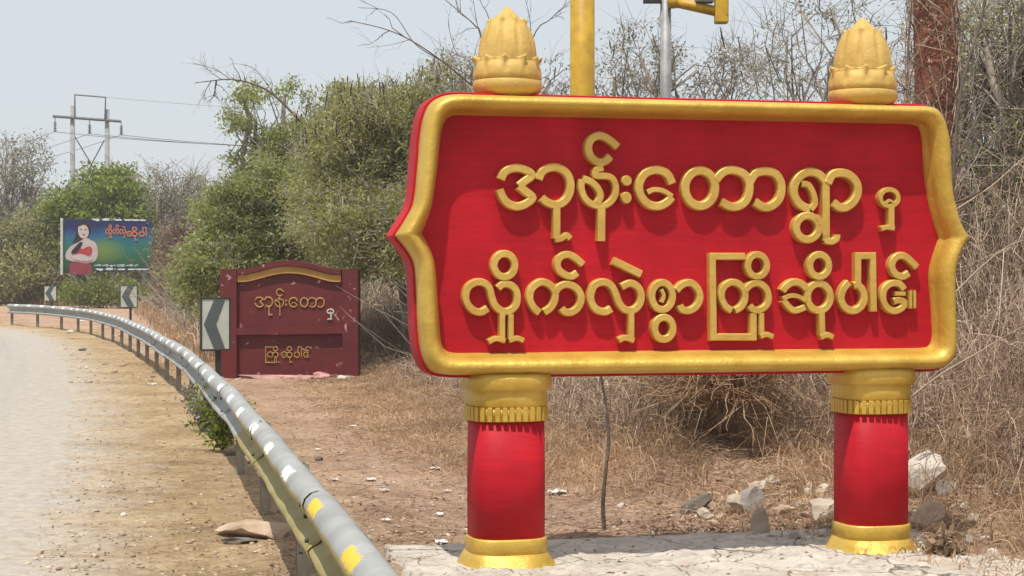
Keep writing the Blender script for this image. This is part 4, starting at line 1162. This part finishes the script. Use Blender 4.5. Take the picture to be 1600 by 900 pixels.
def thicket(name, n, s0, s1, dmin, dmax, hmin, hmax, seed, mat, label, tw, spread, K=4, kind='tube', lean=.5, pw=1.0):
    rng = np.random.default_rng(seed)
    s_ = s0 + (s1 - s0) * rng.random(n)
    e, back = edge_at(s_)
    d = dmin + (dmax - dmin) * rng.random(n) ** pw
    root = e + back * d[:, None] + rng.normal(size=(n, 2)) * .15
    cl = np.array([noise.noise(Vector((a*.9, b*.9, seed))) for a, b in root])
    keep = cl > -.45 + .3 * rng.random(n) - .35
    # a dark hollow in the brush between the columns
    hx = P(1130, 700, 14.8)
    keep &= ~((np.abs(root[:, 0] - hx[0]) < .26) & (root[:, 1] > 13.2) & (root[:, 1] < 16.0))
    keep &= ~((root[:, 0] > 2.45) & (root[:, 0] < 3.35) & (root[:, 1] > 11.2) & (root[:, 1] < 13.6) & (rng.random(len(keep)) > .3))
    root, d, cl = root[keep], d[keep], cl[keep]; n = len(root)
    f = np.clip((d - dmin) / max(1e-3, dmax - dmin), 0, 1)
    hh = (hmin + (hmax - hmin) * f) * (1 + .5*cl) * (.35 + .75 * rng.random(n))
    hh *= np.interp(root[:, 1], [19, 27], [1, .62])
    z0 = gz(root) if n < 60000 else np.zeros(n)
    a = rng.random(n) * 2 * np.pi
    P0 = np.concatenate([root, z0[:, None]], 1)
    hor = np.stack([np.cos(a), np.sin(a), np.zeros(n)], 1) * (hh * spread * rng.random(n) ** .7)[:, None]
    t = np.linspace(0, 1, K)[None, :, None]
    arch_ = np.sin(t * np.pi * (.5 + lean * rng.random(n))[:, None, None])
    Pn = P0[:, None] + hor[:, None] * (t ** 1.4) + np.array([0, 0, 1.0]) * hh[:, None, None] * arch_
    Pn = Pn + rng.normal(size=Pn.shape) * (hh[:, None, None] * .045) * (t > 0)
    r = tw * (.5 + rng.random(n))[:, None] * np.linspace(1, .35, K)[None] * (1 + P0[:, 1:2] * .012)
    if kind == 'tube': VQ = tubes(Pn, r, 3)
    else: VQ = blades(Pn, r * 2.2, rng)
    o = mk(name, VQ[0], VQ[1], mat); tag(o, label, None, None, 'stuff'); return Pn
E = el[-1]
near0 = el[np.argmin(np.abs(ec[:, 1] - 31))] - 6
TK1 = thicket('dry_canes', 22000, near0, E, .1, 7, .55, 3.4, 61, TWG, 'tangled dead canes of the thicket behind the signs', .0040, 1.0, 6, lean=.6)
thicket('dry_straw', 42000, near0, E, -.35, 4.5, .25, 1.2, 62, TAN, 'dry straw-coloured grass tangled at the foot of the thicket', .0028, 1.7, 5, 'blade', lean=.75, pw=1.2)
thicket('front_straw', 24000, near0 + 8, E, -1.6, .9, .05, .32, 63, TAN, 'short dry grass at the edge of the bare soil', .0028, 2.2, 5, 'blade', lean=.8)
thicket('far_canes', 12000, 0, near0 + 2, 0, 7, .9, 4.2, 64, TWG, 'dry brush behind the far half of the crash barrier', .009, .8, 4, lean=.4)
thicket('far_straw', 12000, 0, near0 + 2, -.5, 4, .6, 1.8, 65, TAN, 'dry grass behind the far half of the crash barrier', .008, .9, 4, 'blade')
# a tangle of broken twigs caught in the canes
rng = np.random.default_rng(67); n_ = 60000
base_ = TK1[rng.integers(0, len(TK1), n_), rng.integers(1, 5, n_)] + rng.normal(size=(n_, 3))*.06
base_[:, 2] = np.maximum(base_[:, 2]*rng.random(n_)**.35, .02)
dr = rand_dir(n_, rng)*[1, 1, .75]; ln = (.10 + .38*rng.random(n_)**1.6)[:, None]
VQ = tubes(curve_between(base_, base_ + dr*ln, 5, .15, rng), np.linspace(1, .4, 5)[None]*(.0022 + .003*rng.random((n_, 1))), 3)
o = mk('tangled_twigs', VQ[0], VQ[1], TWG); tag(o, 'broken twigs tangled through the thicket behind the signs', None, None, 'stuff')
# dense twigs added over the hollow between the columns, to shade it dark
rng = np.random.default_rng(68); n_ = 3600
base_ = np.stack([P(1130, 700, 14.6)[0] + .22*rng.normal(size=n_), 13.9 + 2.9*rng.random(n_), .72 + .7*rng.random(n_)**1.3], 1)
ang_ = rng.random(n_)*6.28; ln = (.15 + .5*rng.random(n_))[:, None]
dr = np.stack([np.cos(ang_), np.sin(ang_), .5*rng.normal(size=n_)], 1)
VQ = tubes(curve_between(base_, base_ + dr*ln, 5, .1, rng, .1), np.linspace(1, .4, 5)[None]*(.003 + .004*rng.random((n_, 1))), 3)
o = mk('hollow_shade_brush', VQ[0], VQ[1], TAN); tag(o, 'tangled brush added over the hollow between the columns to keep it in shade', None, None, 'stuff')
# dead leaves caught in the thicket
rng = np.random.default_rng(66)
sel = TK1[rng.integers(0, len(TK1), 60000), rng.integers(1, 5, 60000)] + rng.normal(size=(60000, 3)) * .05
VQ = leaves(sel, .028 + .03*rng.random(len(sel)), rng); o = mk('dead_leaves', VQ[0], VQ[1], DRY); tag(o, 'dead leaves caught in the canes of the thicket', None, None, 'stuff')
# wood behind everything, one mass
def wood(name, n, xs, Ds, hs, seed, mat, leafL, label, dens=.8):
    rng = np.random.default_rng(seed)
    D = Ds[0] + (Ds[1]-Ds[0])*rng.random(n); px = xs[0] + (xs[1]-xs[0])*rng.random(n)
    X = (px - 800)/F*D
    top = hs * (1 + .45*np.array([noise.fractal(Vector((x*.16, d_*.08, seed)), 1, 2, 3) for x, d_ in zip(X, D)]))
    z = top * rng.random(n) ** dens
    c = np.stack([X, D, z], 1)
    VQ = leaves(c, leafL*(.6+.8*rng.random(n)), rng, .5); o = mk(name, VQ[0], VQ[1], mat); tag(o, label, None, None, 'stuff')
    m_ = n // 14; r0 = np.stack([X[:m_], D[:m_], np.zeros(m_)], 1); e = r0 + np.stack([rng.normal(size=m_)*.9, rng.normal(size=m_)*.9, top[:m_]*(.6+.5*rng.random(m_))], 1)
    VQ = tubes(curve_between(r0, e, 5, .05, rng), np.linspace(1, .3, 5)[None]*leafL*.12*np.ones((m_, 1)), 3)
    o = mk(name + '_stems', VQ[0], VQ[1], GREYBARK); tag(o, label.replace('foliage', 'stems'), None, None, 'stuff')
wood('backing_scrub', 42000, (720, 1750), (26, 36), 2.0, 71, DRY, .085, 'dry scrub foliage deep behind the crimson board')
wood('far_scrub', 80000, (-620, 620), (101, 135), 4.3, 72, OLV, .27, 'dull scrub foliage beyond the bend of the road')
wood('middle_scrub', 24000, (300, 660), (44, 58), 2.4, 73, OLV, .13, 'brownish scrub foliage behind the maroon sign')

# --- small weeds at the barrier
def weed(px, py, D, h, seed, label, mat=GRNB):
    rng = np.random.default_rng(seed); b = P(px, py, D); b[2] = 0
    n_ = 26; a = rng.random(n_)*6.28; e = b + np.stack([np.cos(a)*h*.55*rng.random(n_), np.sin(a)*h*.55*rng.random(n_), h*(.4+.6*rng.random(n_))], 1)
    t = thing('weed', tuple(b), label, 'plant')
    c = curve_between(np.repeat(b[None], n_, 0), e, 5, .05, rng, .05)
    V_, Q_ = tubes(c, np.linspace(1, .4, 5)[None]*.005*np.ones((n_, 1)), 3); mk('stems', V_, Q_, BARK, t)['kind'] = 'stuff'
    cc = c[rng.integers(0, n_, 900), rng.integers(1, 5, 900)] + rng.normal(size=(900, 3))*.035
    V_, Q_ = leaves(cc, .035+.04*rng.random(900), rng, .55); mk('leaves', V_, Q_, mat, t)['kind'] = 'stuff'
weed(348, 698, 17.4, .62, 81, 'leafy green weed at the foot of the nearest visible barrier post')
weed(318, 672, 19.6, .5, 82, 'smaller dusty weed just behind the leafy one, under the barrier', GRY)
weed(1474, 888, 10.7, .13, 83, 'low dusty tuft growing by the right end of the concrete slab', DRY)

# ================================================================ stones, litter, debris
def rock(name, label, c, half, mat, seed, cat='rock', rot=0, group=None, sub=3, rough=.35, tilt=0, roll=0):
    bm = bmesh.new(); bmesh.ops.create_icosphere(bm, subdivisions=sub, radius=1)
    rnd = random.Random(seed)
    pl_ = [(Vector((rnd.gauss(0,1), rnd.gauss(0,1), rnd.gauss(0,1))).normalized(), .42 + .42*rnd.random()) for _ in range(14)]
    for v in bm.verts:
        p_ = v.co.copy()
        for nn_, dd_ in pl_:
            k = p_.dot(nn_)
            if k > dd_: p_ -= nn_*(k-dd_)*.97
        p_ *= 1 + rough*.35*noise.noise(p_*2.1 + Vector((seed, 0, 0))) + rough*.15*noise.noise(p_*6 + Vector((seed, 3, 0)))
        v.co = Vector((p_.x*half[0], p_.y*half[1], p_.z*half[2]))
    me = bpy.data.meshes.new(name); bm.to_mesh(me); bm.free()
    me.materials.append(mat)
    o = bpy.data.objects.new(name, me); C.objects.link(o)
    z = ground_z(c[0], c[1])[0] if len(c) < 3 else c[2]
    o.location = (c[0], c[1], z + half[2]*.38); o.rotation_euler = (tilt, roll, rot)
    return tag(o, label, cat, group)
def G(x, y):
    D = F*H/(y-430)
    for _ in range(12): D = .5*D + .5*F*(H - ground_z((x-800)/F*D, D)[0])/(y-430)
    return ((x-800)/F*D, D)
rock('rock', 'pale upright pointed stone standing in front of the thicket, left of the right column', G(1188, 838), (.07,.07,.15), STONE, 1, rot=.3)
rock('rock', 'blocky pale stone half sunk behind the upright pointed one', G(1150, 800), (.12,.09,.09), STONE, 2, rot=.8)
rock('rock', 'dark brown block leaning beside the pale blocky stone', G(1172, 798), (.12,.09,.14), CONC, 3, rot=.4)
rock('rock', 'whitish knobbly stone higher up against the straw, left of the right column', G(1200, 762), (.11,.09,.08), STONE, 4)
rock('rock', 'flat pale stone leaning on the left side of the right column', G(1290, 812), (.16,.10,.14), STONE, 5, rot=.2)
rock('rock', 'wide grey broken slab behind the right column, uppermost of the pale rubble', (G(1440, 758)), (.28,.18,.26), PALECONC, 6, rot=.5, tilt=.4)
rock('rock', 'tan square block right of the right column, below the grey broken slab', (G(1450, 822)), (.20,.14,.13), TANSTONE, 7, rot=.1)
rock('rock', 'jagged pale stone between the tan block and the dry straw at right', (G(1478, 775)), (.10,.09,.11), CONC, 8, rot=.9)
rock('rock', 'small white stone lying in the straw right of the rubble', (G(1506, 796)), (.045,.04,.06), PALECONC, 9)
rock('rock', 'white stone by the right edge of the picture', (G(1585, 775)), (.08,.07,.06), PALECONC, 10)
rock('rock', 'pale flat stone lying just behind the slab between the columns', G(1100, 842), (.10,.06,.035), PALECONC, 12, rot=.4)
rock('log', 'short dark weathered log lying slantwise before the hollow in the thicket', G(1086, 800), (.25,.06,.07), DARKROCK, 13, 'log', rot=.35, rough=.25, roll=-.6)
rock('broken_concrete', 'broken concrete chunk half buried in the soil beneath the barrier', (-1.66, 11.75), (.30,.26,.10), TANSTONE, 14, 'concrete chunk', rot=.35)
rock('broken_concrete', 'dark lump standing in for the shade under the lower edge of the broken chunk', (-1.72, 11.45), (.17,.07,.035), DARKROCK, 15, 'concrete chunk', rot=.2)  # dark-coloured lump stands for the shaded underside of the chunk
rock('charred_wood', 'dark charred wood scrap lying below the leafy weed at the barrier', G(372, 712), (.22,.06,.035), DARKTWIG, 16, 'wood scrap', rot=.2)
rock('charred_wood', 'black scrap of wood on the brown soil right of the barrier', G(497, 720), (.07,.05,.035), DARKTWIG, 17, 'wood scrap', rot=-.4)
rock('rubble', 'heap of pink and white rubble along the foot of the maroon sign, left half', (P(425,600,29.4)[0], 29.3), (.75,.16,.06), PINKSTONE, 18, 'rubble', rough=.6)
rock('rubble', 'pink rubble lump at the foot of the maroon sign, in its middle', (P(500,598,29.4)[0], 29.35), (.2,.14,.10), PINKSTONE, 19, 'rubble', rough=.6)
rock('rubble', 'white rubble pieces at the right foot of the maroon sign', (P(540,600,29.2)[0], 29.2), (.14,.1,.08), PALECONC, 20, 'rubble', rough=.6)
rock('rock', 'dark stone lying on the sandy shoulder left of the far barrier posts', G(128, 548), (.10,.09,.06), DARKROCK, 21)

_rr = random.Random(77)
for k in range(26):
    x_, y_ = (_rr.uniform(1085, 1290), _rr.uniform(765, 850)) if k < 17 else (_rr.uniform(1425, 1590), _rr.uniform(740, 875))
    r_k = _rr.uniform(.035, .095)
    rock('rubble_stone', ('small pale stone among the rubble between the two columns' if k < 17 else 'small stone lying in the straw right of the right column'), G(x_, y_), (r_k, r_k*_rr.uniform(.6, 1), r_k*_rr.uniform(.6, .9)), _rr.choice([STONE, TANSTONE, CONC, PALECONC]), 200+k, rot=_rr.random()*6, sub=2, group=('small rubble stones between the columns' if k < 17 else 'small stones right of the right column'))
def litter(label, x, y, w, seed, mat=LITTER, lift=.0):
    rng = random.Random(seed); c = G(x, y); z = ground_z(*c)[0] + .012 + lift
    n_ = 7; bm = bmesh.new(); g = []
    ph = rng.random()*6
    for j in range(n_):
        for i in range(n_):
            a = (i/(n_-1)-.5)*2; b = (j/(n_-1)-.5)*2
            r = 1 - .25*rng.random()*(abs(a) > .9 or abs(b) > .9)
            g.append(bm.verts.new((a*w*r*(.9+.2*rng.random()), b*w*.7*r, abs(.35*w*noise.noise(Vector((a*1.7+seed, b*1.7, 0)))) + .25*w*rng.random()*.4)))
    for j in range(n_-1):
        for i in range(n_-1):
            if (i in (0, n_-2)) and (j in (0, n_-2)): continue
            bm.faces.new((g[j*n_+i], g[j*n_+i+1], g[(j+1)*n_+i+1], g[(j+1)*n_+i]))
    me = bpy.data.meshes.new('litter'); bm.to_mesh(me); bm.free(); me.materials.append(mat)
    o = bpy.data.objects.new('litter', me); C.objects.link(o); o.location = (c[0], c[1], z); o.rotation_euler = (0, 0, ph)
    md = o.modifiers.new('thick', 'SOLIDIFY'); md.thickness = .003
    return tag(o, label, 'litter', 'scraps of white litter on the soil')
litter('white plastic scrap on open soil midway between barrier and left column', 600, 768, .05, 1)
litter('white scrap farther back on the brown soil, right of the maroon sign', 603, 674, .07, 2)
litter('pale crumpled bag near the thicket edge, just left of the left column capital', 698, 648, .12, 3)
litter('second crumpled bag beside the left column, against the straw', 722, 650, .07, 4)
litter('large white sheet of plastic close to the right side of the left column', 870, 772, .085, 5)
litter('small white scrap above the large sheet, right of the left column', 862, 720, .04, 6)
litter('crumpled white paper near the upright stick, to its right', 972, 792, .05, 7)
litter('white paper ball on the soil right behind the slab, between stick and left column', 1000, 846, .045, 8)
litter('white scrap under the far part of the barrier', 128, 502, .13, 9)
litter('flat pale scrap on the sandy verge beyond the far posts', 108, 519, .13, 10)
litter('pale scrap on the sandy shoulder in the middle of the verge', 238, 602, .07, 11)
litter('grey-white scrap by the thicket at the foot of the slope behind the maroon sign', 610, 590, .10, 12)
litter('thin pale strip lying flat in front of the left column foot', 690, 850, .06, 13)

for k in range(12):
    x_, y_ = _rr.uniform(470, 720), _rr.uniform(610, 860)
    litter('small scrap of white litter on the brown soil between the barrier and the columns', x_, y_, _rr.uniform(.03, .06), 300+k)
# loose stones and leaf litter nobody could count
def pebbles(name, n, region, seed, r0, r1, mat, label, flatten=.6):
    rng = np.random.default_rng(seed)
    bm = bmesh.new(); bmesh.ops.create_icosphere(bm, subdivisions=1, radius=1)
    bv = np.array([v.co[:] for v in bm.verts]); bf = np.array([[v.index for v in f.verts] for f in bm.faces]); bm.free()
    pts = region(n, rng); n = len(pts)
    r = r0 * (r1/r0) ** (rng.random(n) ** 2.2)
    z = gz(pts)
    sc = np.stack([r, r*(.6+.5*rng.random(n)), r*flatten*(.6+.5*rng.random(n))], 1)
    a = rng.random(n)*6.28; ca, sa = np.cos(a)[:, None], np.sin(a)[:, None]
    vv = bv[None]*(1 + .35*rng.normal(size=(n, len(bv), 1))*.6) * sc[:, None]
    X = vv[..., 0]*ca - vv[..., 1]*sa; Y = vv[..., 0]*sa + vv[..., 1]*ca
    V = np.stack([X + pts[:, :1], Y + pts[:, 1:2], vv[..., 2] + (z + r*.15)[:, None]], -1).reshape(-1, 3)
    Q = (bf[None] + (np.arange(n)*len(bv))[:, None, None]).reshape(-1, 3)
    o = mk(name, V, Q, mat); tag(o, label, None, None, 'stuff')
def reg_px(x0, x1, y0, y1):
    def f(n, rng):
        y = y0 + (y1-y0)*rng.random(n)**.9; D = F*H/(y-430); x = x0 + (x1-x0)*rng.random(n)
        q = np.stack([(x-800)/F*D, D], 1)
        off = np.array([ground_z(a, b)[1] for a, b in q])
        rel = q - A0[:2]; sa = rel @ U[:2]; sd = rel @ NB[:2]
        return q[(off < 1.5) & ~((sa > -.72) & (sa < 3.0) & (sd < .95))]
    return f
PEB = leaf_mat('pebble_colours', [(.30,.22,.15),(.42,.32,.22),(.55,.44,.32),(.26,.18,.12),(.62,.55,.46)], .9, 0)
pebbles('pebbles', 5200, reg_px(20, 1600, 560, 940), 91, .005, .026, PEB, 'loose pebbles and clods on the soil')
pebbles('far_pebbles', 900, reg_px(0, 700, 505, 600), 92, .02, .06, PEB, 'clods on the distant verge')
pebbles('rubble_bits', 900, reg_px(1080, 1560, 755, 880), 93, .015, .055, PEB, 'broken stones around the rubble by the right column')
pebbles('shard_bits', 260, reg_px(620, 1300, 780, 870), 94, .01, .035, PEB, 'broken stones along the back of the slab')
def ground_scatter(name, n, region, seed, L, mat, label):
    rng = np.random.default_rng(seed); q = region(n, rng); n = len(q); z = gz(q) + .008 + .02*rng.random(n)
    c = np.concatenate([q, z[:, None]], 1)
    u = np.stack([rng.normal(size=n), rng.normal(size=n), .25*rng.normal(size=n)], 1); u = unit(u)
    w = unit(np.cross(u, np.array([0, 0, 1.0]) + .5*rng.normal(size=(n, 3)))); l = (L*(.5+rng.random(n)))[:, None]
    V = np.stack([c, c+u*l*.5+w*l*.22+[0,0,.004], c+u*l, c+u*l*.5-w*l*.22+[0,0,.004]], 1).reshape(-1, 3)
    o = mk(name, V, np.arange(n*4).reshape(n, 4), mat); tag(o, label, None, None, 'stuff')
ground_scatter('leaf_litter', 9000, reg_px(420, 1600, 600, 900), 95, .035, DRY, 'dead leaves strewn on the soil')
ground_scatter('verge_litter', 1500, reg_px(60, 480, 560, 900), 96, .03, DRY, 'dead leaves strewn on the sandy shoulder')
rng = np.random.default_rng(97); q = reg_px(440, 1600, 620, 900)(1300, rng); n_ = len(q)
c0 = np.concatenate([q, (gz(q)+.012)[:, None]], 1); a = rng.random(n_)*6.28; l = .08 + .28*rng.random(n_)
c1 = c0 + np.stack([np.cos(a)*l, np.sin(a)*l, .02+.05*rng.random(n_)], 1)
VQ = tubes(curve_between(c0, c1, 4, .06, rng, .03), np.full((n_, 4), .0022), 3); o = mk('fallen_twigs', VQ[0], VQ[1], TWG); tag(o, 'broken twigs lying on the soil', None, None, 'stuff')

def straws(name, n, seed, dlo, dhi, L, label, mat=TAN):
    rng = np.random.default_rng(seed); s_ = near0 + (E-near0)*rng.random(n); e, back = edge_at(s_)
    q = e + back*(dlo + (dhi-dlo)*rng.random(n)[:, None]**.7); rel = q - A0[:2]; sa = rel @ U[:2]; sd = rel @ NB[:2]
    q = q[~((sa > -.72) & (sa < 3.0) & (sd < .95))]; n = len(q)
    c0 = np.concatenate([q, (gz(q) + .008 + .03*rng.random(n))[:, None]], 1); a = rng.random(n)*6.28; l = L*(.4 + rng.random(n))
    c1 = c0 + np.stack([np.cos(a)*l, np.sin(a)*l, .03*rng.random(n)], 1)
    VQ = blades(curve_between(c0, c1, 4, .07, rng, .04), np.full((n, 4), .006), rng); o = mk(name, VQ[0], VQ[1], mat); tag(o, label, None, None, 'stuff')
straws('fallen_straw', 17000, 98, -2.0, 1.0, .15, 'straw lying on the soil in front of the thicket')
ground_scatter('mound_leaves', 9000, reg_px(1000, 1620, 700, 900), 99, .04, DRY, 'dead leaves and husks on the rubble mound')

def reg_slab(n, rng):
    a = -.55 + 3.45*rng.random(n); d = -.9 + 1.5*rng.random(n)
    return A0[:2] + a[:, None]*U[:2] + (d[:, None] + .12)*NB[:2]
_gz = gz
gz = lambda pts: _gz(pts)*0 + .028
pebbles('mortar_crumbs', 700, reg_slab, 101, .003, .016, PEB, 'crumbs of mortar and grit on the concrete slab')
ground_scatter('slab_leaves', 160, reg_slab, 102, .035, DRY, 'a few dead leaves on the concrete slab')
gz = _gz

# ================================================================ dry-season haze
hb = B(); hb.box((0, 2485, 9.2), (2560, 2540, 10.6))
hm = bpy.data.materials.new('haze_air'); hm.use_nodes = True; nt = hm.node_tree; nt.nodes.clear()
hv = nt.nodes.new('ShaderNodeVolumePrincipled'); hv.inputs['Color'].default_value = (.93, .95, 1, 1); hv.inputs['Density'].default_value = .0005
ho = nt.nodes.new('ShaderNodeOutputMaterial'); nt.links.new(hv.outputs[0], ho.inputs['Volume'])
ho_ = hb.obj('haze', hm); tag(ho_, None, None, None, 'stuff')
S.cycles.volume_bounces = 1
